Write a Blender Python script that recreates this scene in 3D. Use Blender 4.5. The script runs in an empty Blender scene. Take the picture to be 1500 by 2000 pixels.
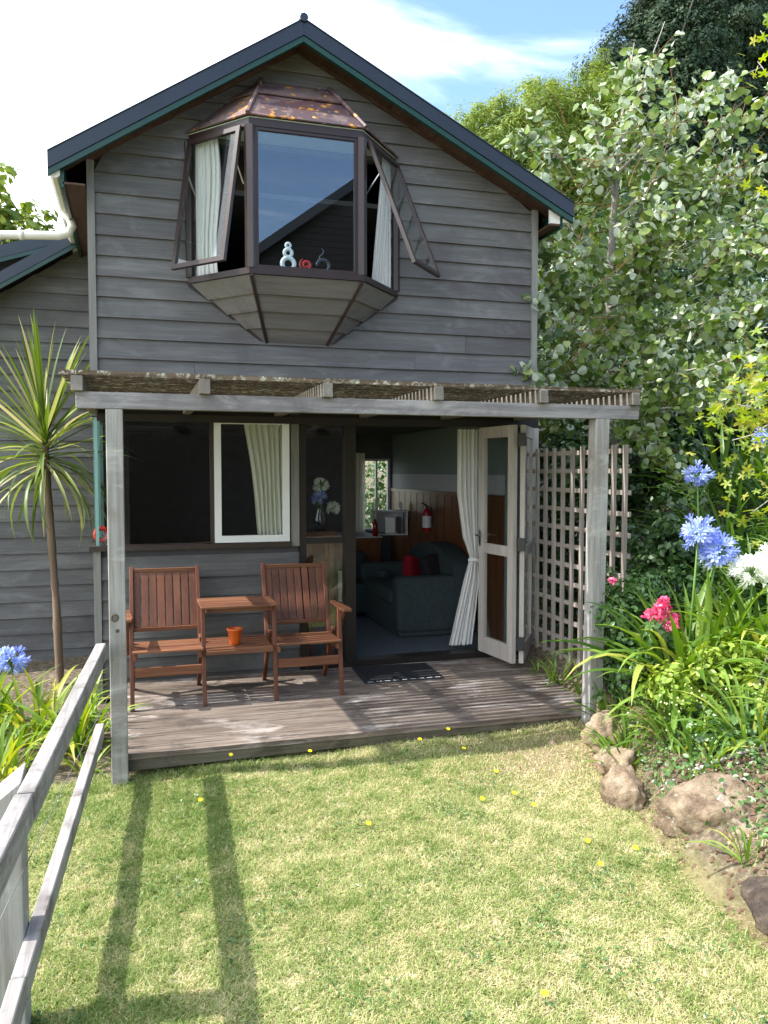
import bpy, bmesh, math, random
import numpy as np
from mathutils import Vector, Matrix, noise
R = math.radians
random.seed(7); rng = np.random.default_rng(7)
sc = bpy.context.scene
COL = sc.collection

# ---------------------------------------------------------------- camera, sky, sun, exposure
cam = bpy.data.objects.new("camera", bpy.data.cameras.new("camera"))
COL.objects.link(cam); sc.camera = cam
cam.location = (0, -7.0, 1.73)
cam.rotation_euler = (R(90 - 2.86), 0, R(-16.76))
cam.data.sensor_fit = 'HORIZONTAL'; cam.data.sensor_width = 36
cam.data.lens = 1600 / 1500 * 36
cam.data.clip_end = 600; cam.data.clip_start = 0.05
SUN = Vector((-0.80, 0.10, 1.0)).normalized()      # direction to the sun
w = bpy.data.worlds.new("World"); sc.world = w; w.use_nodes = True
wt = w.node_tree; wn = wt.nodes; wn.clear(); wl = wt.links
def N(t, ty, **k):
    n = t.nodes.new(ty)
    for a, b in k.items():
        if a.startswith('i_'): n.inputs[a[2:].replace('_', ' ')].default_value = b
        else: setattr(n, a, b)
    return n
sky = N(wt, 'ShaderNodeTexSky', sky_type='NISHITA', sun_disc=False)
sky.sun_elevation = math.asin(SUN.z); sky.sun_rotation = math.atan2(SUN.x, SUN.y)
sky.air_density = 1.0; sky.dust_density = 0.4; sky.ozone_density = 3.4
geo = N(wt, 'ShaderNodeTexCoord')
sep = N(wt, 'ShaderNodeSeparateXYZ'); wl.new(geo.outputs['Generated'], sep.inputs[0])
mx = N(wt, 'ShaderNodeMath', operation='MAXIMUM'); wl.new(sep.outputs[2], mx.inputs[0]); mx.inputs[1].default_value = 0.0
ad = N(wt, 'ShaderNodeMath', operation='ADD'); wl.new(mx.outputs[0], ad.inputs[0]); ad.inputs[1].default_value = 0.22
dx = N(wt, 'ShaderNodeMath', operation='DIVIDE'); wl.new(sep.outputs[0], dx.inputs[0]); wl.new(ad.outputs[0], dx.inputs[1])
dy = N(wt, 'ShaderNodeMath', operation='DIVIDE'); wl.new(sep.outputs[1], dy.inputs[0]); wl.new(ad.outputs[0], dy.inputs[1])
cb = N(wt, 'ShaderNodeCombineXYZ'); wl.new(dx.outputs[0], cb.inputs[0]); wl.new(dy.outputs[0], cb.inputs[1])
n1 = N(wt, 'ShaderNodeTexNoise'); n1.inputs['Scale'].default_value = 1.5; n1.inputs['Detail'].default_value = 7; n1.inputs['Roughness'].default_value = .55; n1.inputs['Distortion'].default_value = .35
mp = N(wt, 'ShaderNodeMapping'); mp.inputs['Location'].default_value = (3.1, 1.7, 0); mp.inputs['Rotation'].default_value = (0, 0, R(35)); mp.inputs['Scale'].default_value = (1.0, 2.0, 1)
wl.new(cb.outputs[0], mp.inputs[0]); wl.new(mp.outputs[0], n1.inputs['Vector'])
n2 = N(wt, 'ShaderNodeTexNoise'); n2.inputs['Scale'].default_value = .42; n2.inputs['Detail'].default_value = 2
mp2 = N(wt, 'ShaderNodeMapping'); mp2.inputs['Location'].default_value = (6.3, 2.2, 0); wl.new(cb.outputs[0], mp2.inputs[0]); wl.new(mp2.outputs[0], n2.inputs['Vector'])
nw = N(wt, 'ShaderNodeMath', operation='MULTIPLY_ADD'); wl.new(dy.outputs[0], nw.inputs[0]); nw.inputs[1].default_value = -.3; wl.new(dx.outputs[0], nw.inputs[2])
west = N(wt, 'ShaderNodeMapRange'); wl.new(nw.outputs[0], west.inputs[0])      # thicker cloud towards the sun's side
west.inputs[1].default_value = .17; west.inputs[2].default_value = -.36; west.inputs[3].default_value = -.05; west.inputs[4].default_value = .40
sm = N(wt, 'ShaderNodeMath', operation='MULTIPLY_ADD'); wl.new(n2.outputs[0], sm.inputs[0]); sm.inputs[1].default_value = .5; wl.new(n1.outputs[0], sm.inputs[2])
sm2 = N(wt, 'ShaderNodeMath', operation='ADD'); wl.new(sm.outputs[0], sm2.inputs[0]); wl.new(west.outputs[0], sm2.inputs[1])
cr = N(wt, 'ShaderNodeMapRange', interpolation_type='SMOOTHSTEP'); wl.new(sm2.outputs[0], cr.inputs[0])
cr.inputs[1].default_value = .66; cr.inputs[2].default_value = .98
mixc = N(wt, 'ShaderNodeMix', data_type='RGBA'); wl.new(cr.outputs[0], mixc.inputs[0]); wl.new(sky.outputs[0], mixc.inputs[6])
mixc.inputs[7].default_value = (8.0, 8.4, 8.9, 1)
bg = N(wt, 'ShaderNodeBackground'); wl.new(mixc.outputs[2], bg.inputs[0]); bg.inputs[1].default_value = 0.15
wo = N(wt, 'ShaderNodeOutputWorld'); wl.new(bg.outputs[0], wo.inputs[0])
sun = bpy.data.objects.new("sun", bpy.data.lights.new("sun", 'SUN')); COL.objects.link(sun)
sun.data.energy = 3.2; sun.data.angle = R(0.55); sun.data.color = (1, .955, .88)
sun.rotation_euler = (-SUN).to_track_quat('-Z', 'Y').to_euler()
sc.view_settings.view_transform = 'Standard'; sc.view_settings.look = 'None'
sc.view_settings.exposure = 1.42; sc.view_settings.gamma = 1; sc.view_settings.use_curve_mapping = False
sc.cycles.max_bounces = 8; sc.cycles.transparent_max_bounces = 24
sc.cycles.caustics_reflective = False; sc.cycles.caustics_refractive = False

# ---------------------------------------------------------------- helpers
def link(name, me, mat=None, parent=None, loc=None, rot=None, scale=None):
    o = bpy.data.objects.new(name, me); COL.objects.link(o)
    if mat and not me.materials: me.materials.append(mat)
    if parent: o.parent = parent
    if loc is not None: o.location = loc
    if rot is not None: o.rotation_euler = rot
    if scale is not None: o.scale = scale if hasattr(scale, '__len__') else (scale,) * 3
    return o
def empty(name, loc=(0, 0, 0), rz=0, parent=None):
    o = bpy.data.objects.new(name, None); COL.objects.link(o)
    o.location = loc; o.rotation_euler = (0, 0, rz); o.empty_display_size = .1
    if parent: o.parent = parent
    return o
def tag(o, label, cat, group=None, kind=None):
    o['label'] = label
    if cat: o['category'] = cat
    if group: o['group'] = group
    if kind: o['kind'] = kind
    return o
def copy_tree(o, parent=None):
    c = o.copy(); COL.objects.link(c); c.parent = parent
    for ch in list(o.children): copy_tree(ch, c)
    return c
class MB:
    """collects vertices and faces for ONE mesh"""
    def __init__(s): s.v = []; s.f = []; s.m = []; s.mi = 0
    def add(s, vs, fs):
        b = len(s.v); s.v += [tuple(v) for v in vs]
        for f in fs: s.f.append([b + i for i in f]); s.m.append(s.mi)
        return s
    def box(s, x0, x1, y0, y1, z0, z1):
        return s.hexa([(x0, y0, z0), (x1, y0, z0), (x1, y1, z0), (x0, y1, z0)], [(x0, y0, z1), (x1, y0, z1), (x1, y1, z1), (x0, y1, z1)])
    def hexa(s, lo, hi):
        return s.add(list(lo) + list(hi), [(3, 2, 1, 0), (4, 5, 6, 7), (0, 1, 5, 4), (1, 2, 6, 5), (2, 3, 7, 6), (3, 0, 4, 7)])
    def bar(s, a, b, wd, ht, up=(0, 0, 1)):
        a = Vector(a); b = Vector(b); d = (b - a).normalized(); up = Vector(up)
        sd = d.cross(up).normalized(); u = sd.cross(d).normalized()
        q = [sd * (i * wd / 2) + u * (j * ht / 2) for i, j in ((-1, -1), (1, -1), (1, 1), (-1, 1))]
        return s.hexa([a + k for k in q], [b + k for k in q])
    def tube(s, pts, rad, n=8, cap=True):
        pts = [Vector(p) for p in pts]; k = len(pts)
        if not hasattr(rad, '__len__'): rad = [rad] * k
        t0 = (pts[1] - pts[0]).normalized()
        u = t0.orthogonal().normalized(); vs = []
        for i in range(k):
            t = (pts[min(i + 1, k - 1)] - pts[max(i - 1, 0)])
            if t.length < 1e-9: t = t0
            t.normalize(); u = (u - t * u.dot(t))
            if u.length < 1e-6: u = t.orthogonal()
            u.normalize(); w_ = t.cross(u)
            for j in range(n):
                a = 2 * math.pi * j / n
                vs.append(pts[i] + (u * math.cos(a) + w_ * math.sin(a)) * rad[i])
        fs = [(i * n + j, i * n + (j + 1) % n, (i + 1) * n + (j + 1) % n, (i + 1) * n + j) for i in range(k - 1) for j in range(n)]
        if cap: fs += [tuple(reversed(range(n))), tuple(range((k - 1) * n, k * n))]
        return s.add(vs, fs)
    def lathe(s, prof, n=20, c=(0, 0, 0), closed=False):
        vs = [(c[0] + r * math.cos(2 * math.pi * j / n), c[1] + r * math.sin(2 * math.pi * j / n), c[2] + z) for r, z in prof for j in range(n)]
        k = len(prof)
        fs = [(i * n + j, i * n + (j + 1) % n, (i + 1) * n + (j + 1) % n, (i + 1) * n + j) for i in range(k - 1) for j in range(n)]
        return s.add(vs, fs)
    def torus(s, c, R1, r, axis='y', n=24, m=10, flat=1):
        vs = []
        for i in range(n):
            a = 2 * math.pi * i / n
            for j in range(m):
                b = 2 * math.pi * j / m; rr = R1 + r * math.cos(b); h = r * flat * math.sin(b)
                vs.append((c[0] + rr * math.cos(a), c[1] + h, c[2] + rr * math.sin(a)))
        return s.add(vs, [(i * m + j, ((i + 1) % n) * m + j, ((i + 1) % n) * m + (j + 1) % m, i * m + (j + 1) % m) for i in range(n) for j in range(m)])
    def prism(s, poly, ext):
        """poly: list of 3d points, ext: vector"""
        e = Vector(ext); n = len(poly); p = [Vector(q) for q in poly]
        return s.add(p + [q + e for q in p], [tuple(range(n)), tuple(reversed(range(n, 2 * n)))] + [(j, i, i + n, j + n) for i in range(n) for j in [(i + 1) % n]])
    def mesh(s, name, mats=None, smooth=False, bevel=0):
        me = bpy.data.meshes.new(name); me.from_pydata(s.v, [], s.f)
        if any(s.m): me.polygons.foreach_set('material_index', s.m)
        bm = bmesh.new(); bm.from_mesh(me)
        bmesh.ops.recalc_face_normals(bm, faces=bm.faces)
        if bevel: bmesh.ops.bevel(bm, geom=list(bm.edges), offset=bevel, segments=2 if bevel > .012 else 1, affect='EDGES', profile=.6)
        bm.to_mesh(me); bm.free()
        if smooth: me.polygons.foreach_set('use_smooth', [True] * len(me.polygons))
        for m in (mats if isinstance(mats, (list, tuple)) else [mats] if mats else []): me.materials.append(m)
        return me
    def build(s, name, mat, parent=None, smooth=False, bevel=0, **k):
        return link(name, s.mesh(name, mat, smooth, bevel), None, parent, **k)
def box(name, x0, x1, y0, y1, z0, z1, mat, parent=None, bevel=0):
    return MB().box(x0, x1, y0, y1, z0, z1).build(name, mat, parent, bevel=bevel)

# ---------------------------------------------------------------- materials
MATS = {}
def newmat(name):
    m = bpy.data.materials.new(name); m.use_nodes = True; t = m.node_tree; t.nodes.clear()
    o = N(t, 'ShaderNodeOutputMaterial'); MATS[name] = m
    return m, t, o
def bsdf(t, o, rough=.7, spec=.4, **k):
    b = N(t, 'ShaderNodeBsdfPrincipled'); b.inputs['Roughness'].default_value = rough; b.inputs['Specular IOR Level'].default_value = spec
    for a, v in k.items(): b.inputs[a.replace('_', ' ')].default_value = v
    t.links.new(b.outputs[0], o.inputs[0]); return b
def ramp(t, fac, stops):
    r_ = N(t, 'ShaderNodeValToRGB'); e = r_.color_ramp.elements
    while len(e) < len(stops): e.new(.5)
    for i, (p, c) in enumerate(stops): e[i].position = p; e[i].color = (*c, 1)
    t.links.new(fac, r_.inputs[0]); return r_.outputs[0]
def noise_(t, vec, scale, detail=4, rough=.55, dist=0):
    n = N(t, 'ShaderNodeTexNoise'); n.inputs['Scale'].default_value = scale; n.inputs['Detail'].default_value = detail
    n.inputs['Roughness'].default_value = rough; n.inputs['Distortion'].default_value = dist
    if vec is not None: t.links.new(vec, n.inputs['Vector'])
    return n.outputs[0]
def coords(t, scale=(1, 1, 1), rnd=0.0, rot=(0, 0, 0)):
    c = N(t, 'ShaderNodeTexCoord'); m = N(t, 'ShaderNodeMapping'); m.inputs['Scale'].default_value = scale; m.inputs['Rotation'].default_value = rot
    src = c.outputs['Object']
    if rnd:
        oi = N(t, 'ShaderNodeObjectInfo'); mu = N(t, 'ShaderNodeMath', operation='MULTIPLY'); mu.inputs[1].default_value = rnd
        t.links.new(oi.outputs['Random'], mu.inputs[0]); va = N(t, 'ShaderNodeVectorMath', operation='ADD')
        t.links.new(src, va.inputs[0]); t.links.new(mu.outputs[0], va.inputs[1]); src = va.outputs[0]
    t.links.new(src, m.inputs[0]); return m.outputs[0]
def mixrgb(t, fac, a, b, mode='MIX'):
    n = N(t, 'ShaderNodeMix', data_type='RGBA', blend_type=mode)
    for s_, v in ((n.inputs[0], fac), (n.inputs[6], a), (n.inputs[7], b)):
        if hasattr(v, 'is_linked'): t.links.new(v, s_)
        elif isinstance(v, (int, float)): s_.default_value = v
        else: s_.default_value = (*v, 1)
    return n.outputs[2]
def bump(t, b, h, strength=.3, dist=.01):
    n = N(t, 'ShaderNodeBump'); n.inputs['Strength'].default_value = strength; n.inputs['Distance'].default_value = dist
    t.links.new(h, n.inputs['Height']); t.links.new(n.outputs[0], b.inputs['Normal'])
def wood(name, dark, mid, light, axis='x', rough=.85, spec=.15, rnd=37., tone=.35, stain=None, stain_amt=.6, grain=1.0, bstr=.35, sscale=1.6, streak=None, wear=None):
    m, t, o = newmat(name); b = bsdf(t, o, rough, spec)
    k = {'x': (3, 60, 60), 'y': (60, 3, 60), 'z': (60, 60, 3)}[axis]
    v = coords(t, tuple(q * grain for q in k), rnd); g = noise_(t, v, 1, 6, .65, .6)
    k2 = {'x': (.8, 6, 6), 'y': (6, .8, 6), 'z': (6, 6, .8)}[axis]
    g2 = noise_(t, coords(t, k2, rnd), 1, 3, .6, .4)
    c = ramp(t, g, [(.28, dark), (.5, mid), (.74, light)])
    s_ = mixrgb(t, .55, c, ramp(t, g2, [(.3, dark), (.5, mid), (.72, light)]))
    if stain:
        s2 = noise_(t, coords(t, (1, 1, 1)), sscale, 5, .62, .5)
        f = N(t, 'ShaderNodeMapRange'); t.links.new(s2, f.inputs[0]); f.inputs[1].default_value = .5; f.inputs[2].default_value = .68; f.inputs[4].default_value = stain_amt
        s_ = mixrgb(t, f.outputs[0], s_, stain)
    if streak:
        k3 = {'x': (1.3, 34, 34), 'y': (34, 1.3, 34), 'z': (34, 34, 1.3)}[axis]
        f = N(t, 'ShaderNodeMapRange'); t.links.new(noise_(t, coords(t, k3, rnd), 1, 4, .7, .3), f.inputs[0]); f.inputs[1].default_value = .46; f.inputs[2].default_value = .62; f.inputs[4].default_value = .8
        s_ = mixrgb(t, f.outputs[0], s_, streak)
    if wear:
        f = N(t, 'ShaderNodeMapRange'); t.links.new(noise_(t, coords(t, (1.5, 4, 4)), 1, 6, .7, .6), f.inputs[0]); f.inputs[1].default_value = .53; f.inputs[2].default_value = .66; f.inputs[4].default_value = .75
        s_ = mixrgb(t, f.outputs[0], s_, wear)
    oi = N(t, 'ShaderNodeObjectInfo'); mr = N(t, 'ShaderNodeMapRange'); t.links.new(oi.outputs['Random'], mr.inputs[0])
    mr.inputs[3].default_value = 1 - tone; mr.inputs[4].default_value = 1 + tone
    hv = N(t, 'ShaderNodeVectorMath', operation='SCALE'); t.links.new(s_, hv.inputs[0]); t.links.new(mr.outputs[0], hv.inputs['Scale'])
    t.links.new(hv.outputs[0], b.inputs['Base Color'])
    bump(t, b, g, bstr, .004); return m
def plain(name, col, rough=.5, spec=.5, var=.12, scale=8, metallic=0, **k):
    m, t, o = newmat(name); b = bsdf(t, o, rough, spec, Metallic=metallic, **k)
    n = noise_(t, coords(t, (1, 1, 1), 11.), scale, 5, .6)
    c = ramp(t, n, [(.3, tuple(x * (1 - var) for x in col)), (.7, tuple(min(1, x * (1 + var)) for x in col))])
    t.links.new(c, b.inputs['Base Color']); bump(t, b, n, .06, .01); return m
BOARD = wood('weathered_board', (.082, .084, .085), (.130, .132, .132), (.19, .192, .188), 'x', stain=(.088, .078, .082), stain_amt=.65, tone=.13, streak=(.105, .106, .108), wear=(.185, .188, .19))
BOARD_V = wood('weathered_trim', (.14, .145, .135), (.21, .215, .20), (.30, .30, .275), 'z', tone=.08)
POSTM = wood('weathered_post', (.22, .215, .205), (.33, .325, .31), (.44, .43, .41), 'z', tone=.05, stain=(.16, .13, .10), stain_amt=.7, streak=(.22, .21, .195), wear=(.48, .47, .45))
BEAMM = wood('weathered_beam', (.16, .155, .16), (.27, .265, .27), (.40, .385, .385), 'x', tone=.05, stain=(.065, .05, .055), stain_amt=.9, sscale=1.5, streak=(.17, .16, .165), wear=(.42, .41, .41))
RAFT = wood('weathered_rafter', (.11, .10, .09), (.19, .175, .155), (.28, .26, .23), 'y', tone=.12, stain=(.11, .09, .07))
SLATM = wood('lichen_slat', (.06, .042, .03), (.115, .085, .06), (.20, .165, .125), 'x', tone=.2, stain=(.50, .51, .42), stain_amt=1.0, sscale=26, streak=(.05, .035, .025))
RAILM = wood('weathered_rail', (.20, .185, .18), (.33, .315, .305), (.46, .44, .42), 'y', tone=.06, stain=(.11, .095, .09), stain_amt=.9, sscale=5, streak=(.2, .185, .18))
DECKM = wood('deck_timber', (.10, .075, .058), (.19, .15, .122), (.33, .28, .235), 'x', tone=.16, stain=(.06, .048, .042), stain_amt=.85, sscale=1.9, streak=(.055, .045, .04), wear=(.44, .39, .36))  # stain and pale wear mottling also paints in dappled sun on the boards
FASC = wood('deck_fascia', (.055, .048, .034), (.105, .092, .066), (.17, .155, .12), 'x', tone=.06, stain=(.04, .037, .03), stain_amt=.8, sscale=4)
LATTM = wood('trellis_lath', (.21, .18, .16), (.33, .29, .26), (.46, .42, .37), 'z', tone=.14)
LATTH = wood('trellis_lath_cross', (.21, .18, .16), (.33, .29, .26), (.46, .42, .37), 'y', tone=.14)
DOORW = wood('pale_door_timber', (.30, .27, .245), (.42, .385, .35), (.54, .50, .455), 'z', tone=.04, bstr=.15)
CHAIRM = wood('oiled_chair_timber', (.06, .019, .010), (.125, .042, .02), (.21, .085, .042), 'z', rough=.5, spec=.45, tone=.16, bstr=.15)
CHAIRX = wood('oiled_chair_slat', (.07, .025, .013), (.15, .057, .027), (.29, .14, .075), 'x', rough=.5, spec=.45, tone=.16, bstr=.15)
SOFF = wood('soffit_board', (.055, .032, .026), (.095, .056, .044), (.15, .09, .07), 'y', tone=.2, rough=.6)
PANEL = wood('varnished_panel', (.08, .03, .012), (.145, .057, .022), (.21, .088, .037), 'z', rough=.35, spec=.4, tone=.15, bstr=.08)
BROWN = plain('brown_joinery', (.032, .020, .019), .38, .5)
BROWND = plain('dark_brown_joinery', (.018, .014, .013), .45, .4)
ROOFM = plain('navy_roof_metal', (.018, .025, .037), .33, .5, scale=3)
GREENM = plain('green_painted_fascia', (.007, .045, .032), .35, .5)
WHITEP = plain('white_gutter_plastic', (.74, .74, .68), .4, .5, var=.06)
WHITEJ = plain('white_joinery', (.74, .78, .80), .3, .5, var=.03)
TURQ = plain('turquoise_mullion', (.20, .38, .37), .3, .5, var=.06)
STEEL = plain('steel_stay', (.5, .5, .5), .3, .5, metallic=1)
IRON = plain('black_iron', (.015, .015, .016), .45, .5)
PLASTER = plain('grey_green_plaster', (.24, .29, .29), .8, .2, var=.04)
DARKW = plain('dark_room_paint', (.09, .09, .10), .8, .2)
CEIL = plain('pale_green_ceiling', (.55, .66, .60), .7, .2, var=.03)
CARPET = plain('slate_carpet', (.10, .12, .145), .95, .05, var=.2, scale=90)
SOFAM = plain('charcoal_upholstery', (.045, .06, .064), .92, .1, var=.25, scale=60)
REDC = plain('red_cloth', (.20, .010, .018), .85, .1, var=.2, scale=30)
BLACKC = plain('black_cloth', (.02, .018, .02), .9, .1)
WHITEG = plain('white_glaze', (.82, .86, .88), .12, .6, var=.02)
REDG = plain('red_glaze', (.55, .03, .02), .12, .6)
BLACKG = plain('black_glass', (.02, .025, .035), .04, .9)
ORANGE = plain('orange_plastic', (.60, .11, .012), .35, .5, var=.08)
RUBBER = plain('black_rubber', (.022, .024, .028), .75, .3, var=.3, scale=60)
REDM = plain('red_enamel', (.28, .012, .012), .25, .5)
GREYM = plain('grey_appliance', (.45, .48, .5), .4, .4)
PAPER = plain('pale_paper', (.62, .63, .66), .8, .2)
FOLI_STEM = wood('bark', (.10, .085, .07), (.19, .165, .14), (.30, .27, .24), 'z', tone=.1)
PALEBARK = wood('pale_bark', (.22, .20, .18), (.36, .335, .31), (.50, .47, .44), 'z', tone=.1)
CORDB = wood('cordyline_bark', (.07, .05, .035), (.14, .10, .07), (.24, .175, .125), 'z', tone=.1, grain=.5, bstr=.8)
WIRE = plain('galvanised_wire', (.35, .35, .34), .4, .5, metallic=.8)
# copper bay roof with lichen
m, t, o = newmat('lichened_copper'); b = bsdf(t, o, .58, .4, Metallic=.2); COPPER = m
v = coords(t); base = ramp(t, noise_(t, v, 1.6, 4, .5, .5), [(.3, (.035, .03, .045)), (.48, (.075, .052, .062)), (.64, (.12, .055, .055)), (.8, (.17, .12, .11))])
zz = N(t, 'ShaderNodeSeparateXYZ'); tc = N(t, 'ShaderNodeTexCoord'); t.links.new(tc.outputs['Object'], zz.inputs[0])
low = N(t, 'ShaderNodeMapRange'); t.links.new(zz.outputs[2], low.inputs[0]); low.inputs[1].default_value = 4.84; low.inputs[2].default_value = 4.44; low.inputs[3].default_value = -.14; low.inputs[4].default_value = .15
def lich(sc_, th, col, prev, amt=1.0):
    n = noise_(t, v, sc_, 6, .7, .3); a = N(t, 'ShaderNodeMath', operation='ADD'); t.links.new(n, a.inputs[0]); t.links.new(low.outputs[0], a.inputs[1])
    f = N(t, 'ShaderNodeMapRange'); t.links.new(a.outputs[0], f.inputs[0]); f.inputs[1].default_value = th; f.inputs[2].default_value = th + .05; f.inputs[4].default_value = amt
    return mixrgb(t, f.outputs[0], prev, col)
c = lich(2.2, .64, (.24, .18, .16), base, .5); c = lich(10, .73, (.62, .27, .03), c); c = lich(19, .78, (.62, .62, .48), c)
t.links.new(c, b.inputs['Base Color'])
def glassmat(name, tint=(.94, .965, .96), refl=1.0):
    m, t, o = newmat(name); g = N(t, 'ShaderNodeBsdfGlossy'); g.inputs['Roughness'].default_value = .0; g.inputs[0].default_value = (1, 1, 1, 1)
    tr = N(t, 'ShaderNodeBsdfTransparent'); tr.inputs[0].default_value = (*tint, 1)
    fr = N(t, 'ShaderNodeLayerWeight'); fr.inputs[0].default_value = .5          # Facing: the same from either side of the pane
    pw_ = N(t, 'ShaderNodeMath', operation='POWER'); t.links.new(fr.outputs['Facing'], pw_.inputs[0]); pw_.inputs[1].default_value = 5
    mu = N(t, 'ShaderNodeMath', operation='MULTIPLY_ADD', use_clamp=True); t.links.new(pw_.outputs[0], mu.inputs[0]); mu.inputs[1].default_value = .93; mu.inputs[2].default_value = .045 * refl
    mi = N(t, 'ShaderNodeMixShader'); t.links.new(mu.outputs[0], mi.inputs[0]); t.links.new(tr.outputs[0], mi.inputs[1]); t.links.new(g.outputs[0], mi.inputs[2])
    t.links.new(mi.outputs[0], o.inputs[0]); return m
GLASS = glassmat('window_glass', refl=1.0)
GLASSB = glassmat('tinted_window_glass', (.90, .95, .97), 2.3)
def cloth(name, col, tl=.35):
    m, t, o = newmat(name); d = N(t, 'ShaderNodeBsdfDiffuse'); d.inputs[0].default_value = (*col, 1); tr = N(t, 'ShaderNodeBsdfTranslucent'); tr.inputs[0].default_value = (*col, 1)
    mi = N(t, 'ShaderNodeMixShader'); mi.inputs[0].default_value = tl
    t.links.new(d.outputs[0], mi.inputs[1]); t.links.new(tr.outputs[0], mi.inputs[2]); t.links.new(mi.outputs[0], o.inputs[0]); return m
CURT = cloth('white_curtain_cloth', (.90, .90, .88))
CREAM = cloth('cream_curtain_cloth', (.88, .86, .76))
def leafm(name, stops, rough=.42, spec=.45, tl=.35, attr=True, under=None, tcol=None, rndobj=False):
    """colour from a per-leaf random attribute or the object's random number"""
    m, t, o = newmat(name)
    if rndobj: src = N(t, 'ShaderNodeObjectInfo').outputs['Random']
    else: src = N(t, 'ShaderNodeAttribute', attribute_name='tone').outputs['Fac']
    c = ramp(t, src, stops)
    if under is not None:
        g = N(t, 'ShaderNodeNewGeometry'); c = mixrgb(t, g.outputs['Backfacing'], c, under)
    b = N(t, 'ShaderNodeBsdfPrincipled'); b.inputs['Roughness'].default_value = rough; b.inputs['Specular IOR Level'].default_value = spec
    t.links.new(c, b.inputs['Base Color'])
    tr = N(t, 'ShaderNodeBsdfTranslucent')
    hs = N(t, 'ShaderNodeHueSaturation'); hs.inputs['Saturation'].default_value = 1.15; hs.inputs['Value'].default_value = 1.5; hs.inputs['Hue'].default_value = .485; t.links.new(c, hs.inputs['Color'])
    t.links.new(hs.outputs[0], tr.inputs[0])
    mi = N(t, 'ShaderNodeMixShader'); mi.inputs[0].default_value = tl
    t.links.new(b.outputs[0], mi.inputs[1]); t.links.new(tr.outputs[0], mi.inputs[2]); t.links.new(mi.outputs[0], o.inputs[0]); return m
L_AGA = leafm('strap_leaf', [(0, (.07, .15, .02)), (.5, (.13, .24, .035)), (.9, (.22, .34, .06)), (1, (.40, .42, .09))], rndobj=True)
L_AGAD = leafm('dark_strap_leaf', [(0, (.04, .10, .018)), (.6, (.075, .16, .028)), (1, (.13, .24, .05))], rndobj=True)
L_AGAY = leafm('yellowish_strap_leaf', [(0, (.08, .17, .02)), (.5, (.17, .28, .035)), (.82, (.34, .40, .06)), (1, (.56, .50, .12))], rndobj=True)
L_CORD = leafm('cordyline_leaf', [(0, (.07, .12, .02)), (.5, (.13, .20, .04)), (.82, (.25, .30, .09)), (1, (.46, .42, .22))], rndobj=True)
PST = [(0, (.05, .105, .018)), (.45, (.125, .195, .036)), (.8, (.21, .285, .07)), (1, (.35, .41, .17))]
L_POP = leafm('poplar_leaf', PST, .32, .55, .3, under=(.48, .55, .43))
L_POPO = leafm('poplar_leaf_single', PST, .32, .55, .3, under=(.48, .55, .43), rndobj=True)
L_LIGHT = leafm('light_green_leaf', [(0, (.10, .155, .025)), (.6, (.19, .265, .045)), (1, (.32, .37, .09))], .5, .3, .3)
L_PINE = leafm('conifer_needle', [(0, (.012, .028, .012)), (.6, (.022, .05, .018)), (1, (.045, .085, .03))], .6, .3, .12)
L_DARK = leafm('dark_shrub_leaf', [(0, (.018, .045, .012)), (.6, (.042, .09, .023)), (1, (.09, .16, .045))], .4, .45, .22)
L_BOX = leafm('glossy_shrub_leaf', [(0, (.04, .10, .025)), (.6, (.085, .18, .045)), (1, (.17, .29, .09))], .3, .6, .25)
L_YEL = leafm('lime_shrub_leaf', [(0, (.14, .24, .03)), (.5, (.27, .38, .05)), (1, (.50, .56, .14))], .4, .45, .35)
L_MAP = leafm('lime_maple_leaf', [(0, (.15, .24, .035)), (.6, (.27, .35, .05)), (1, (.42, .40, .08))], .45, .4, .45, rndobj=True)
L_GRASS = leafm('grass_blade', [(0, (.14, .225, .05)), (.3, (.27, .35, .11)), (.5, (.43, .45, .20)), (.7, (.62, .56, .33)), (1, (.80, .72, .52))], .6, .2, .35)
BLUEF = leafm('blue_petal', [(0, (.22, .27, .66)), (.5, (.38, .45, .82)), (1, (.62, .69, .92))], .5, .3, .35, rndobj=True)
WHITEF = leafm('white_petal', [(0, (.78, .80, .72)), (1, (.86, .87, .82))], .5, .3, .35, rndobj=True)
PINKF = leafm('pink_petal', [(0, (.66, .07, .18)), (.6, (.76, .14, .28)), (1, (.84, .34, .46))], .5, .3, .3)
YELF = plain('yellow_petal', (.85, .70, .02), .6, .2, var=.05)
LIMEF = plain('lime_white_berry', (.72, .74, .38), .5, .3, var=.1)
# rock
def rockmat(name, stops, spot=(.62, .60, .55)):
    m, t, o = newmat(name); b = bsdf(t, o, .9, .15); v = coords(t, (1, 1, 1), 23.)
    c = ramp(t, noise_(t, v, 9, 10, .74, .2), stops)
    f = N(t, 'ShaderNodeMapRange'); t.links.new(noise_(t, v, 13, 4, .6), f.inputs[0]); f.inputs[1].default_value = .64; f.inputs[2].default_value = .69
    t.links.new(mixrgb(t, f.outputs[0], c, spot), b.inputs['Base Color']); bump(t, b, noise_(t, v, 16, 10, .75, .4), 1.0, .05); return m
ROCKA = rockmat('ochre_rock', [(.3, (.30, .20, .12)), (.5, (.45, .34, .23)), (.7, (.58, .49, .38))])
ROCKB = rockmat('brown_rock', [(.30, (.10, .075, .055)), (.43, (.26, .19, .13)), (.56, (.43, .33, .23)), (.70, (.54, .47, .38))])
ROCKC = rockmat('dark_slab_rock', [(.3, (.05, .042, .04)), (.5, (.13, .10, .08)), (.72, (.30, .24, .19))])
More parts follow.
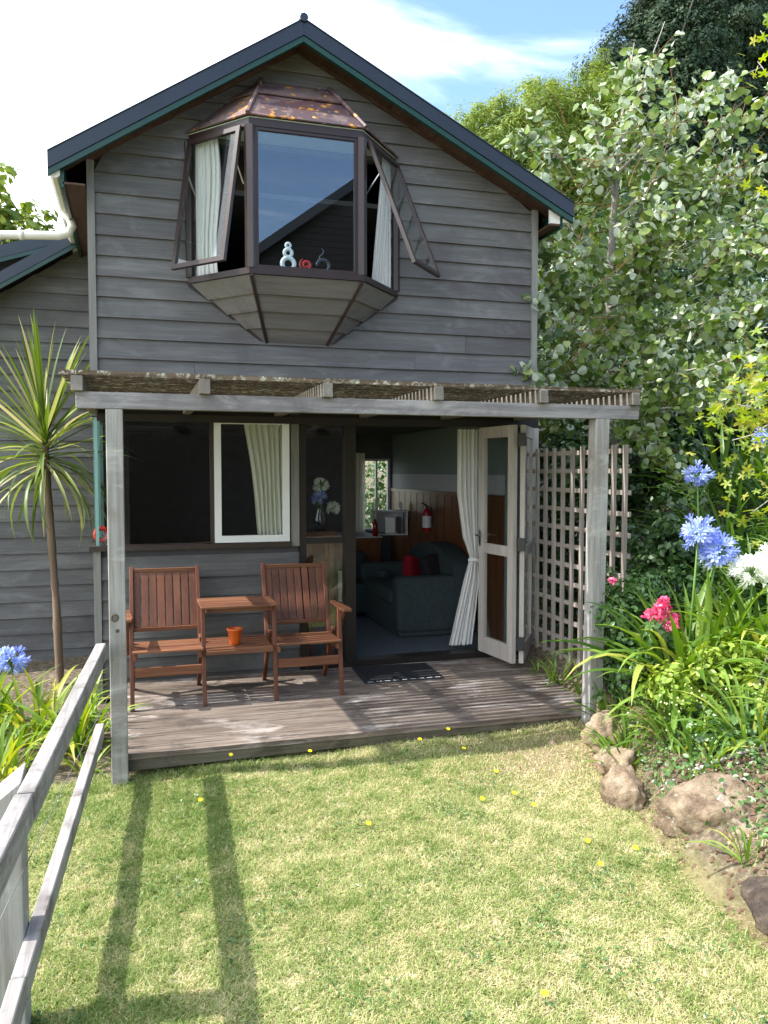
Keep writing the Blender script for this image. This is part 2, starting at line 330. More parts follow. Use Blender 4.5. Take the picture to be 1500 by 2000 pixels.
# ground
m, t, o = newmat('lawn_and_soil'); b = bsdf(t, o, .95, .05); GROUND = m; v = coords(t)
lawn = ramp(t, noise_(t, v, 3.2, 7, .7, .4), [(.3, (.13, .15, .045)), (.48, (.26, .24, .10)), (.66, (.42, .35, .19))])
lawn = mixrgb(t, .5, lawn, ramp(t, noise_(t, v, 60, 6, .7), [(.3, (.06, .07, .02)), (.5, (.20, .19, .07)), (.7, (.44, .37, .20))]))
soil = ramp(t, noise_(t, v, 26, 8, .72), [(.28, (.05, .04, .03)), (.48, (.14, .115, .085)), (.62, (.27, .225, .16)), (.78, (.46, .42, .34))])
bare = ramp(t, noise_(t, v, 30, 8, .7), [(.3, (.20, .13, .09)), (.7, (.42, .31, .23))])
at = N(t, 'ShaderNodeAttribute', attribute_name='bed'); sp = N(t, 'ShaderNodeSeparateColor'); t.links.new(at.outputs['Color'], sp.inputs[0])
c = mixrgb(t, sp.outputs[0], lawn, soil); c = mixrgb(t, sp.outputs[1], c, bare)
t.links.new(c, b.inputs['Base Color']); bump(t, b, noise_(t, v, 45, 8, .7), .8, .03)

# ---------------------------------------------------------------- ground
def sstep(a, b, x):
    q = np.clip((x - a) / (b - a), 0, 1); return q * q * (3 - 2 * q)
RY = np.array([-9, -5.2, -4.4, -3.6, -2.75, -1.95, -1.7, 30.]); RX = np.array([1.9, 2.15, 2.32, 2.42, 2.78, 3.12, 3.3, 3.62])
def rline(y): return np.interp(y, RY, RX)
def gz(x, y):
    x = np.asarray(x, float); y = np.asarray(y, float)
    z = -.155 + .028 * np.clip(x, -1, 4) - .016 * np.clip(-1.9 - y, 0, 8)
    d = np.maximum(0, x - rline(y))
    z = z + (.10 * sstep(0, .25, d) + .42 * np.minimum(d, 3) + .42 * np.clip(d - 3, 0, 9) + .12 * np.clip(d - 12, 0, 40)) * sstep(-9.5, -6, y)
    z = z - .10 * sstep(-1.3, -2.5, x) * 0 
    return z
def g1(x, y): return float(gz(x, y))
xs = np.unique(np.concatenate([np.linspace(-160, -4, 14), np.linspace(-4, 8, 121), np.linspace(8, 160, 24)]))
ys = np.unique(np.concatenate([np.linspace(-160, -9, 14), np.linspace(-9, 2, 111), np.linspace(2, 160, 24)]))
GX, GY = np.meshgrid(xs, ys); GZ = gz(GX, GY)
GZ = GZ + .012 * np.sin(GX * 5.1 + GY * 2) * np.sin(GY * 3.7) * (abs(GX) < 8)
nx, ny = len(xs), len(ys)
me = bpy.data.meshes.new('ground'); idx = np.arange(nx * ny).reshape(ny, nx)
me.from_pydata(np.stack([GX, GY, GZ], -1).reshape(-1, 3).tolist(), [], np.stack([idx[:-1, :-1], idx[:-1, 1:], idx[1:, 1:], idx[1:, :-1]], -1).reshape(-1, 4).tolist())
bed = sstep(-.02, .12, GX - rline(GY) ) * (GX < 9)
bed = np.maximum(bed, sstep(-.42, -.62, GX) * (GY < 2) * (GX > -3) * (GY > -2.4))
bed = np.maximum(bed, (GY > -1.8) * 1.0 * (GY < 6) * (abs(GX) < 5))
barem = sstep(.55, .05, np.hypot((GX - 2.55) / 1.0, (GY + 2.35) / .9) * .9) * .85 + sstep(.30, .05, rline(GY) - GX) * (GX < rline(GY)) * .6
colr = np.stack([bed, np.clip(barem, 0, 1), bed * 0, bed * 0 + 1], -1).reshape(-1, 4).astype('f')
ca = me.color_attributes.new('bed', 'FLOAT_COLOR', 'POINT'); ca.data.foreach_set('color', colr.ravel())
me.polygons.foreach_set('use_smooth', [True] * len(me.polygons))
gr = link('ground', me, GROUND); gr['kind'] = 'structure'; gr['label'] = 'ground of mown lawn rising into a planted bank on the right'

# ---------------------------------------------------------------- cottage
cot = tag(empty('cottage', (0, 0, 0)), 'two storey gabled cottage of weathered grey boards with a bay window upstairs', 'house')
AX, AZ = 1.336, 5.354
def zt(x): return AZ - (.645 * (AX - x) if x < AX else .50 * (x - AX))
def inv(z): return AX - (AZ - z) / .645, AX + (AZ - z) / .50
WX0, WX1 = -.335, 3.575
# wall cores (behind the boards) with the openings left open
fw = MB()
Y0, Y1 = .012, .11
fw.box(WX0, .55, Y0, Y1, 2.22, 4.2).box(2.1, WX1, Y0, Y1, 2.22, 4.16).box(.55, 2.1, Y0, Y1, 2.22, 3.30)
fw.prism([(WX0, Y0, 4.2), (.55, Y0, 4.2), (.55, Y0, zt(.55) - .09), (WX0, Y0, zt(WX0) - .09)], (0, Y1 - Y0, 0))
fw.prism([(.55, Y0, 4.44), (2.1, Y0, 4.44), (2.1, Y0, zt(2.1) - .09), (AX, Y0, AZ - .09), (.55, Y0, zt(.55) - .09)], (0, Y1 - Y0, 0))
fw.prism([(2.1, Y0, 4.16), (WX1, Y0, 4.16), (WX1, Y0, zt(WX1) - .09), (2.1, Y0, zt(2.1) - .09)], (0, Y1 - Y0, 0))
fw.box(WX0, 1.335, Y0, Y1, -.2, 1.08).box(1.255, 1.335, Y0, Y1, 1.08, 2.22)
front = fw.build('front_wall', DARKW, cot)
BP = .1625
def board(x0a, x1a, x0b, x1b, z0, z1, y, parent, mat=BOARD):
    """bevel-back weatherboard: a = bottom ends, b = top ends"""
    j = random.uniform(-.0025, .0025); k = random.uniform(-.0025, .0025); q = random.uniform(0, .003)
    MB().hexa([(x0a, y - .034 - q, z0 - .022 + j), (x1a, y - .034 - q, z0 - .022 + k), (x1a, y + .008, z0 - .022 + k), (x0a, y + .008, z0 - .022 + j)],
              [(x0b, y - .013, z1), (x1b, y - .013, z1), (x1b, y + .008, z1), (x0b, y + .008, z1)]).build('weatherboard', mat, parent)
def rowsplit(x0, x1, avoid=()):
    """butt joints here and there"""
    if x1 - x0 > 1.8 and random.random() < .45:
        j = random.uniform(x0 + .6, x1 - .6); return [(x0, j - .0012), (j + .0012, x1)]
    return [(x0, x1)]
CL, CR = WX0 + .045, WX1 - .05
z = 2.655 - 17 * BP
while z < AZ - .15:
    z1 = z + BP; segs = []
    if z1 < -.12: z = z1; continue
    zm = (z + z1) / 2
    if zm < 1.08: segs = [(CL, 1.335)]
    elif zm < 2.2: segs = []
    elif 3.32 < zm < 4.42: segs = [(CL, .56), (2.10, CR)]
    else: segs = [(CL, CR)]
    zl, zh = z + .001, z1
    if 2.0 < z < 2.2: pass
    la, ra = inv(zl + .085); lb, rb = inv(zh + .085)
    for a, b_ in segs:
        for (p, q) in rowsplit(a, b_):
            pa, pb = max(p, la) if p == CL else p, max(p, lb) if p == CL else p
            qa, qb = min(q, ra) if q == CR else q, min(q, rb) if q == CR else q
            if p != CL and p < la: pa, pb = la, lb
            if q != CR and q > rb: qa, qb = min(q, ra), rb
            if p != CL: pb = max(pb, lb)
            if qb - pb < .03:
                if qa - pa < .05: continue
                pb = qb = (pa + qa) / 2; 
            board(pa, qa, pb, qb, zl, zh, 0, front)
    z = z1
MB().box(WX0 - .012, WX0 + .045, -.045, .01, 2.17, zt(WX0) - .10).build('corner_board', BOARD_V, cot)
MB().box(WX1 - .05, WX1 + .008, -.045, .01, -.1, zt(WX1) - .10).build('corner_board', BOARD_V, cot)
MB().box(WX0 - .012, WX0 + .045, -.045, .01, -.2, 1.10).build('corner_board', BOARD_V, cot)
MB().box(1.262, 1.332, -.05, .01, 1.085, 2.14).build('corner_board', BOARD_V, cot)
# side and back walls
sw = MB(); sw.box(WX0, WX0 + .1, 1.25, 4.02, -.3, zt(WX0) - .1).box(WX0, WX0 + .1, .11, 1.25, -.3, 1.1).box(WX0, WX0 + .1, .11, 1.25, 2.2, zt(WX0) - .1)
sw.build('side_wall', BOARD, cot)
MB().box(WX1 - .1, WX1, .11, 4.02, -.3, zt(WX1) - .1).build('side_wall', BOARD, cot)
bw = MB(); bw.box(WX0, 2.95, 4.02, 4.12, -.3, 4.1).box(3.40, WX1, 4.02, 4.12, -.3, 4.1).box(2.95, 3.4, 4.02, 4.12, -.3, .9).box(2.95, 3.4, 4.02, 4.12, 1.9, 4.1)
bw.prism([(WX0, 4.02, 4.1), (WX1, 4.02, 4.1), (WX1, 4.02, zt(WX1) - .1), (AX, 4.02, AZ - .1), (WX0, 4.02, zt(WX0) - .1)], (0, .1, 0)).build('back_wall', BOARD, cot)
# roof slabs
YF, YB = -.32, 4.5
def slab(name, x0, x1, top, bot, ya, yb, mat, parent, zf=zt):
    return MB().hexa([(x0, ya, zf(x0) - bot), (x1, ya, zf(x1) - bot), (x1, yb, zf(x1) - bot), (x0, yb, zf(x0) - bot)],
                     [(x0, ya, zf(x0) - top), (x1, ya, zf(x1) - top), (x1, yb, zf(x1) - top), (x0, yb, zf(x0) - top)]).build(name, mat, parent)
XL, XR = -.606, 3.79
roof = slab('roof', XL, AX, .012, .07, YF + .02, YB, ROOFM, cot)
slab('roof_sheet', AX, XR, .012, .07, YF + .02, YB, ROOFM, roof)
def ztE(x): return zt(x)
for (a, b_) in ((XL, AX - .001), (AX + .001, XR)):
    slab('barge_flashing', a, b_, -.004, .118, YF - .012, YF + .02, ROOFM, roof)
    slab('barge_flashing', a, b_, -.012, -.004, YF - .02, YF + .16, ROOFM, roof)
    slab('barge_board', a, b_, .122, .168, YF - .002, YF + .022, GREENM, roof)
    slab('barge_board', a, b_, .07, .165, YF + .024, YF + .045, GREENM, roof)
MB().tube([(AX, YF - .03, AZ + .012), (AX, YB, AZ + .012)], .035, 8).build('ridge_cap', ROOFM, roof)
# soffit pieces between barge board and wall
for (a, b_) in ((XL + .02, AX), (AX, XR - .02)):
    n = int((b_ - a) / .36); st = (b_ - a) / n
    for i in range(n):
        slab('soffit_board', a + i * st + .004, a + (i + 1) * st - .004, .074, .084, YF + .046, -.001, SOFF, roof)
# rafter line along wall
for (a, b_) in ((WX0, AX - .002), (AX + .002, WX1)): slab('verge_trim', a, b_, .085, .118, -.042, -.002, SOFF, roof)
# left eave: soffit, fascia and white gutter running back, with the pipe that spills on the wing roof
zl = zt(XL)
eL = box('eave_soffit', XL + .10, WX0 - .013, YF + .05, 6, zl - .205, zl - .19, SOFF, cot)
box('eave_fascia', XL + .085, XL + .11, YF + .05, 6, zl - .23, zl - .06, GREENM, cot)
gut = MB().prism([(XL + .005, YF + .03, zl - .035), (XL + .083, YF + .03, zl - .035), (XL + .083, YF + .03, zl - .15), (XL + .06, YF + .03, zl - .17), (XL + .03, YF + .03, zl - .17), (XL + .005, YF + .03, zl - .14)], (0, 6, 0)).build('gutter', WHITEP, cot)
px_ = XL + .04
pipe = [(px_, .62, zl - .15), (px_ + .045, .62, zl - .21), (px_ + .065, .62, zl - .27), (px_ + .03, .62, zl - .335), (px_ - .05, .62, zl - .36), (px_ - .30, .62, zl - .375), (px_ - .50, .62, zl - .39), (px_ - .535, .62, zl - .42)]
MB().tube(pipe, .036, 14).build('downpipe', WHITEP, gut, smooth=True)
MB().tube([(px_ - .32, .62, zl - .376), (px_ - .36, .62, zl - .379)], .041, 14).build('pipe_collar', WHITEP, gut, smooth=True)
# right eave return
zr = zt(XR)
box('eave_soffit', WX1 + .01, XR - .09, YF + .05, 6, zr - .19, zr - .175, SOFF, cot)
box('eave_fascia', XR - .105, XR - .08, YF + .05, 6, zr - .21, zr - .05, GREENM, cot)
MB().prism([(XR - .078, YF + .04, zr - .04), (XR + .03, YF + .04, zr - .04), (XR + .03, YF + .04, zr - .13), (XR - .02, YF + .04, zr - .16), (XR - .078, YF + .04, zr - .16)], (0, 6, 0)).build('gutter', WHITEP, cot)
MB().prism([(WX1 + .01, YF + .05, zr - .172), (XR - .106, YF + .05, zr - .172), (XR - .106, YF + .05, zr - .06), (WX1 + .01, YF + .05, zt(WX1) - .09)], (0, .03, 0)).build('eave_box_end', WHITEP, cot)
# left wing
WY = 1.9
def zw(x): return 4.17 - .645 * (-.34 - x) if x > -20 else 0
wing = MB().prism([(-3.2, WY + .012, -.3), (WX0 - .001, WY + .012, -.3), (WX0 - .001, WY + .012, zw(WX0) - .1), (-3.2, WY + .012, zw(-3.2) - .1)], (0, .1, 0)).build('wing_wall', DARKW, cot)
z = 2.872 - 20 * BP + .162
while z < 4.1:
    z1 = z + BP
    if z > -.4:
        xa = -.34 - (4.17 - .10 - z) / .645; xb = -.34 - (4.17 - .10 - z1) / .645
        xa = max(xa, -3.2); xb = max(xb, -3.2)
        if xb < WX0 - .06:
            for (p, q) in rowsplit(-3.2, WX0 - .003):
                board(max(p, xa), q, max(p, xb), q, z + .001, z1, WY, wing) if q > xb else None
    z = z1
for (a, b_) in ((-3.4, WX0 - .004),):
    wr = slab('wing_roof', a, b_, .0, .05, 1.62, 6, ROOFM, cot, zw)
    slab('barge_flashing', a, b_, -.012, .10, 1.575, 1.60, ROOFM, wr, zw)
    slab('barge_board', a, b_, .102, .145, 1.583, 1.605, GREENM, wr, zw)
    slab('soffit_board', a, b_, .055, .066, 1.606, 1.9, SOFF, wr, zw)
def zu(x): return 4.74 - .34 * (-.34 - x)
ur = slab('upper_wing_roof', -5, WX0 - .004, 0, .05, 3.6, 8, ROOFM, cot, zu)
slab('barge_flashing', -5, WX0 - .004, -.012, .13, 3.57, 3.60, ROOFM, ur, zu)
slab('barge_board', -5, WX0 - .004, .132, .18, 3.575, 3.605, GREENM, ur, zu)
MB().prism([(-5, 4.0, 2), (WX0 - .01, 4.0, 2), (WX0 - .01, 4.0, zu(WX0) - .06), (-5, 4.0, zu(-5) - .06)], (0, .1, 0)).build('upper_wing_wall', BOARD, cot)

# ---- bay window upstairs
bay = empty('bay_window', (1.32, 0, 3.3), 0, cot); BO = Vector((1.32, 0, 3.3))
class BM(MB):
    def build(s, name, mat, parent=None, **k):
        s.v = [tuple(Vector(v) - BO) for v in s.v]; return MB.build(s, name, mat, parent, **k)
def ring(d, z):   # outline at offset d outside the glass line
    return [(.44 - d * 1.2, -.001, z), (.875 - d * .55, -.5 - d, z), (1.765 + d * .55, -.5 - d, z), (2.205 + d * 1.2, -.001, z)]
ZS, ZH = 3.30, 4.46
wallz = [(1.04, .0, 4.965), (1.61, .0, 4.965)]
e = ring(.05, ZH + .012)
def plate(q, th, name, mat, **k):
    """thick flat piece on a quad q, thickened along its normal"""
    q = [Vector(p) for p in q]; n = (q[1] - q[0]).cross(q[-1] - q[0]).normalized() * th
    BM().prism(q, n).build(name, mat, bay, **k)
def lerp(a, b, f): a = Vector(a); b = Vector(b); return a + (b - a) * f
tw = [Vector((1.0, 0, 4.965)), Vector((1.04, -.0, 4.965)), Vector((1.61, 0, 4.965)), Vector((1.65, 0, 4.965))]
for (a, b_, c, d) in ((e[1], e[2], tw[2], tw[1]), (e[0], e[1], tw[1], tw[0]), (e[2], e[3], tw[3], tw[2])):
    s1, s2 = lerp(a, d, .62), lerp(b_, c, .62)
    plate([a, b_, s2, s1], -.012, 'roof_sheet', COPPER)
    u1, u2 = lerp(a, d, .60), lerp(b_, c, .60); off = Vector((0, -.014, .014))
    plate([u1 + off, u2 + off, Vector(c) + off, Vector(d) + off], -.010, 'roof_sheet', COPPER)
for a, b_ in ((e[1], tw[1]), (e[2], tw[2])): BM().tube([Vector(a) + Vector((0, -.006, .004)), Vector(b_) + Vector((0, -.02, .022))], .016, 6).build('hip_cap', COPPER, bay)
BM().prism([Vector(p) + Vector((0, 0, -.004)) for p in ring(.02, ZH)], (0, 0, .008)).build('bay_ceiling', CEIL, bay)
# sill slab and head
def band(d0, d1, z0, z1, name, mat):
    o_, i_ = ring(d0, 0), ring(d1, 0)
    for k in range(3):
        q = [o_[k], o_[k + 1], i_[k + 1], i_[k]]
        BM().hexa([(p[0], p[1], z0) for p in q], [(p[0], p[1], z1) for p in q]).build(name, mat, bay)
band(.035, -.05, ZS - .035, ZS + .012, 'sill', BROWN)
band(.022, -.035, ZH - .065, ZH - .006, 'head_rail', BROWN)
BM().prism(ring(-.052, ZS - .02), (0, 0, .02)).build('inner_sill', BROWN, bay)
r0 = ring(0, 0)
for i, (wd) in enumerate((.06, .075, .075, .06)):
    p = r0[i]; yy = p[1] if i in (1, 2) else -.03
    BM().tube([(p[0], yy, ZS + .012), (p[0], yy, ZH - .06)], wd * .62, 6).build('mullion', BROWN, bay)
# centre pane
BM().box(.92, 1.72, -.502, -.497, ZS + .03, ZH - .07).build('pane', GLASSB, bay)
fr = BM(); fr.box(.90, .935, -.515, -.485, ZS + .013, ZH - .066).box(1.705, 1.74, -.515, -.485, ZS + .013, ZH - .066).box(.935, 1.705, -.515, -.485, ZS + .013, ZS + .04).box(.935, 1.705, -.515, -.485, ZH - .09, ZH - .066)
fr.build('pane_frame', BROWN, bay)
# awning sashes, hinged at the top
def sash(pa, pb, ang, flip):
    pa = Vector(pa); pb = Vector(pb); top = ZH - .07; H = 1.085
    d = (pb - pa).normalized(); out = Vector((d.y, -d.x, 0)) 
    if out.y > 0: out = -out
    dn = (Vector((0, 0, -1)) * math.cos(ang) + out * math.sin(ang)); nn = (out * math.cos(ang) + Vector((0, 0, 1)) * math.sin(ang))
    L = (pb - pa).length; o_ = Vector((pa.x, pa.y, top)) + out * .03
    P = lambda a, h, t=0: o_ + d * a + dn * h + nn * t
    s = BM(); m0 = .05; m1 = L - .05; wf = .038
    for (a0, a1, h0, h1) in ((m0, m0 + wf, 0, H), (m1 - wf, m1, 0, H), (m0 + wf, m1 - wf, 0, wf), (m0 + wf, m1 - wf, H - wf, H)):
        s.hexa([P(a0, h0, 0), P(a1, h0, 0), P(a1, h1, 0), P(a0, h1, 0)], [P(a0, h0, .03), P(a1, h0, .03), P(a1, h1, .03), P(a0, h1, .03)])
    s.build('sash', BROWN, bay)
    BM().hexa([P(m0 + wf, wf, .012), P(m1 - wf, wf, .012), P(m1 - wf, H - wf, .012), P(m0 + wf, H - wf, .012)], [P(m0 + wf, wf, .017), P(m1 - wf, wf, .017), P(m1 - wf, H - wf, .017), P(m0 + wf, H - wf, .017)]).build('sash_pane', GLASS, bay)
    for a in ((m0 + .02, m1 - .02)):
        st = Vector((pa.x, pa.y, 0)) + d * a + Vector((0, 0, top - .42)); BM().bar(P(a, .28, .0), st, .012, .006).build('window_stay', STEEL, bay)
sash(r0[1], r0[0], R(10.5), 0); sash(r0[2], r0[3], R(21.5), 1)
# boarded skirt below the bay
bt = ring(.012, ZS - .036); bb = [(1.04, 0, 2.815), (1.065, -.006, 2.815), (1.585, -.006, 2.815), (1.61, 0, 2.815)]
for (a, b_, c, d) in ((bt[1], bt[2], bb[2], bb[1]), (bt[0], bt[1], bb[1], bb[0]), (bt[2], bt[3], bb[3], bb[2])):
    n = 4
    for i in range(n):
        f0, f1 = i / n, (i + 1) / n - .008
        q0, q1, q2, q3 = lerp(a, d, f0), lerp(b_, c, f0), lerp(b_, c, f1), lerp(a, d, f1)
        nn = (q1 - q0).cross(q3 - q0).normalized()
        if nn.y > 0: nn = -nn
        # boards lap: lower edge proud
        BM().hexa([q0, q1, q2, q3], [q0 + nn * .006, q1 + nn * .006, q2 + nn * .022, q3 + nn * .022]).build('skirt_board', wood('skirt_timber', (.10, .10, .098), (.165, .163, .155), (.23, .227, .215), 'x', tone=.08) if 'skirt_timber' not in MATS else MATS['skirt_timber'], bay)
for a, b_ in zip(bt, bb):
    BM().bar(Vector(a) + Vector((0, -.02, -.004)), Vector(b_) + Vector((0, -.02, .0)), .026, .026, (0, 1, 0)).build('skirt_trim', BROWN, bay)
# curtains upstairs
def curtain(name, mat, x0, x1, ztop, zbot, yf, label, cat='curtain', wfun=None, folds=9, amp=.02, group=None, parent=None, depth=None, nz=24):
    n = folds * 8; vs = []; fs = []
    for j in range(nz + 1):
        f = j / nz; z_ = ztop + (zbot - ztop) * f
        a, b_ = wfun(f) if wfun else (x0, x1)
        for i in range(n + 1):
            u = i / n; x = a + (b_ - a) * u
            yy = (yf(u, f) if callable(yf) else yf) + amp * math.sin(u * folds * 2 * math.pi + .6 * math.sin(f * 5 + u * 7)) * (.8 + .4 * math.sin(u * 23))
            vs.append((x, yy, z_))
    for j in range(nz):
        for i in range(n): k = j * (n + 1) + i; fs.append((k, k + 1, k + n + 2, k + n + 1))
    ob = MB().add(vs, fs).build(name, mat, parent, smooth=True)
    if label: tag(ob, label, cat, group)
    return ob
curtain('curtain', CURT, .50, .73, 4.38, 3.26, lambda u, f: -.06 - .18 * u, 'white gathered curtain in the left light of the upstairs bay', wfun=lambda f: (.49, .655 + .02 * math.sin(f * 6)), folds=5, amp=.018)
curtain('curtain', CURT, 1.95, 2.14, 4.38, 3.26, lambda u, f: -.26 + .20 * u, 'white curtain gathered in the right light of the upstairs bay', wfun=lambda f: (2.02 - .11 * f, 2.15), folds=6, amp=.018)
# upstairs room
up = box('upper_floor', WX0 + .1, WX1 - .1, .111, 4.02, 2.28, 2.36, DARKW, cot)
box('upper_room_wall', WX0 + .1, WX1 - .1, 3.0, 3.1, 2.361, 4.05, DARKW, cot)
box('upper_ceiling', WX0 + .1, WX1 - .1, .112, 4.02, 4.06, 4.10, DARKW, cot)
# ornaments on the bay sill
OZ = ZS + .0
o1 = MB().torus((0, 0, .062), .048, .019, n=26).torus((0, 0, .148), .030, .015, n=22).torus((0, 0, .207), .018, .011, n=18)
tag(o1.build('sculpture', WHITEG, smooth=True, loc=(1.175, -.458, OZ + .012)), 'white ceramic sculpture of three stacked rings on the bay sill', 'sculpture')
pts = []; rr = []
for i in range(40):
    a = i / 39 * 3.4 * math.pi; q = .052 * (1 - i / 39 * .82)
    pts.append((q * math.cos(a + 2.0) + .004 * i / 39, 0, .062 + q * math.sin(a + 2.0))); rr.append(.006 + .009 * math.sin(min(1, i / 26) * math.pi * .75))
tag(MB().tube(pts, rr, 8).build('sculpture', REDG, smooth=True, loc=(1.315, -.458, OZ + .012)), 'small red glazed spiral koru sculpture between the white and black ones', 'sculpture')
pts = [(.05 * math.sin(a) * (1 - .0 * a), 0, .062 - .048 * math.cos(a) + max(0, a - math.pi) * 0) for a in np.linspace(.0, 2 * math.pi * .80, 22)] + [(-.02, 0, .14), (.004, 0, .165), (.006, 0, .185), (-.012, 0, .205)]
tag(MB().tube(pts, [.018] * 14 + [.016] * 6 + [.013, .011, .009, .007, .005, .003], 8).build('sculpture', BLACKG, smooth=True, loc=(1.455, -.458, OZ + .016)), 'dark glass teardrop loop sculpture at the right end of the bay sill', 'sculpture')

# ---- ground floor corner window
win = empty('corner_window', (0, 0, 1.1), 0, cot)
def wb(name, x0, x1, y0, y1, z0, z1, mat, par, base, bevel=0):
    return box(name, x0 - base[0], x1 - base[0], y0 - base[1], y1 - base[1], z0 - base[2], z1 - base[2], mat, par, bevel)
WB = (0, 0, 1.1)
wb('sill', -.375, 1.26, -.075, .06, 1.085, 1.125, BROWN, win, WB)
wb('head', -.345, 1.26, -.04, .06, 2.165, 2.23, BROWND, win, WB)
wb('mullion', .585, .625, -.03, .03, 1.126, 2.164, BROWN, win, WB)
wb('mullion', -.325, -.30, -.028, -.004, 1.126, 2.164, TURQ, win, WB)
wb('jamb', 1.235, 1.258, -.03, .03, 1.126, 2.164, BROWN, win, WB)
wb('pane', -.299, .584, -.004, .002, 1.127, 2.163, GLASS, win, WB)
wb('side_sill', -.375, -.28, .061, 1.26, 1.085, 1.125, BROWN, win, WB)
wb('side_pane', -.335, -.33, .0, 1.245, 1.127, 2.163, GLASS, win, WB)
wb('side_frame', -.36, -.305, .55, .60, 1.127, 2.163, TURQ, win, WB)
wb('side_frame', -.36, -.305, 1.2, 1.25, 1.127, 2.163, TURQ, win, WB)
wsf = MB()
for (a, b_, c, d) in ((.617, .672, 1.13, 2.175), (1.188, 1.246, 1.13, 2.175), (.672, 1.188, 1.13, 1.187), (.672, 1.188, 2.123, 2.175)): wsf.box(a, b_, -.065, -.02, c - 1.1, d - 1.1)
wsf.build('white_sash', WHITEJ, win)['label'] = 'white framed sash standing proud of the brown frame'
wb('sash_pane', .668, 1.195, -.045, -.04, 1.187, 2.123, GLASS, win, WB)
curtain('curtain', CREAM, .85, 1.19, 2.14, 1.15, .015, 'cream pleated curtain behind the white framed sash', wfun=lambda f: (.87 + .13 * f ** 1.2 + .02 * math.sin(f * 4), 1.22), folds=7, amp=.018)

# ---- doors
dr = empty('door_opening', (1.4, 0, 0), 0, cot); DB = (1.4, 0, 0)
wb('jamb', 1.337, 1.395, -.04, .08, .0, 2.13, BROWND, dr, DB)
wb('mullion', 1.74, 1.835, -.05, .08, .0, 2.13, BROWND, dr, DB)
wb('jamb', 3.53, 3.60, -.06, .06, .0, 2.13, DOORW, dr, DB)
wb('head', 1.337, 3.60, -.05, .08, 2.131, 2.225, BROWND, dr, DB)
wb('threshold', 1.395, 3.53, -.06, .10, .002, .055, BROWND, dr, DB)
wb('transom', 1.395, 1.74, -.03, .03, 1.10, 1.145, BROWND, dr, DB)
wb('pane', 1.395, 1.74, -.003, .003, 1.146, 2.13, GLASS, dr, DB)
wb('pane', 1.395, 1.74, -.003, .003, .056, 1.099, GLASS, dr, DB)
def leaf(pa, pb, z0, z1, mats, mid=True):
    pa = Vector(pa); pb = Vector(pb); d = (pb - pa).normalized(); L = (pb - pa).length; n = Vector((d.y, -d.x, 0))
    lf = empty('door_leaf', (pa.x - DB[0], pa.y, z0), math.atan2(d.y, d.x), dr); H = z1 - z0; s = MB(); wf = .085
    for (a, b_, c, e_) in ((0, wf, 0, H), (L - wf, L, 0, H)): s.box(a, b_, -.02, .02, c, e_)
    s.build('stile', mats, lf)
    s = MB()
    for (c, e_) in ((0, .15), (H - .10, H), (.92, 1.01)): s.box(wf, L - wf, -.018, .018, c, e_)
    s.build('rail', mats, lf)
    s = MB()
    for (c, e_) in ((.15, .92), (1.01, H - .10)): s.box(wf + .001, L - wf - .001, -.004, .002, c, e_)
    s.build('pane', GLASS, lf)
    return lf, L, H
l2, L2, H2 = leaf((3.10, -.60, 0), (3.035, -.02, 0), .065, 2.125, DOORW)
l1, L1, H1 = leaf((3.165, -.61, 0), (3.525, -.07, 0), .065, 2.125, DOORW)
for z_ in (.12, .98, 1.88):
    MB().box(-.05, -.003, -.03, .03, z_, z_ + .11).tube([(-.02, .034, z_ - .01), (-.02, .034, z_ + .12)], .009, 6).build('hinge', IRON, l1)
MB().box(L2 - .05, L2 - .02, .021, .03, .98, 1.12).tube([(L2 - .035, .03, 1.08), (L2 - .035, .075, 1.08), (L2 - .13, .08, 1.08)], .008, 6).build('handle', STEEL, l2)
# door curtain, tied back
def wfun(f):
    zt_ = 2.12 - f * 2.05
    pl = np.interp(f, [0, .3, .5, .56, .60, .66, .72, 1], [2.87, 2.87, 2.93, 2.98, 3.005, 2.965, 2.93, 2.79])
    pr = np.interp(f, [0, .3, .5, .60, .66, .72, 1], [3.10, 3.11, 3.10, 3.065, 3.08, 3.085, 3.02])
    return pl, pr
tc_ = empty('curtain', (2.95, .14, 2.12)); tag(tc_, 'white full length curtain tied back beside the open bifold door', 'curtain')
cc = curtain('cloth', CURT, 0, 0, 2.12, .09, .14, None, wfun=wfun, folds=6, amp=.03, nz=40)
for v_ in cc.data.vertices: v_.co -= Vector((2.95, .14, 2.12))
cc.parent = tc_
MB().torus((0, 0, 0), .048, .012, n=20, m=8).build('tie_back', CURT, tc_, smooth=True, loc=(.085, -.01, -1.235), rot=(R(80), R(12), 0), scale=(1, 1.4, 1))
# ---- ground floor room
rm = empty('ground_floor_room', (1.6, 3, 0), 0, cot); RB = (1.6, 3, 0)
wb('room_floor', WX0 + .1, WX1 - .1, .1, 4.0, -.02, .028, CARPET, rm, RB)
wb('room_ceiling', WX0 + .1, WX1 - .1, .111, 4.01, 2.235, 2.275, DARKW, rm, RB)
wb('room_side_wall', 3.43, 3.47, .11, 4.0, .03, 2.23, PLASTER, rm, RB)
bk = MB(); bk.box(WX0 + .13, 2.95, 3.98, 4.015, .03, 2.23).box(3.40, 3.425, 3.98, 4.015, .03, 2.23).box(2.951, 3.399, 3.98, 4.015, .03, .9).box(2.951, 3.399, 3.98, 4.015, 1.9, 2.23)
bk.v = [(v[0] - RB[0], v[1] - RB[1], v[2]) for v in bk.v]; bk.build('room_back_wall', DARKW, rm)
for i in range(30):
    y0 = .30 + i * .122
    wb('wall_panel', 3.408 - (.003 if i % 2 else 0), 3.428, y0 + .003, y0 + .119, .03, 1.45, PANEL, rm, RB)
wb('dado_rail', 3.395, 3.428, .30, 3.96, 1.452, 1.492, PANEL, rm, RB)
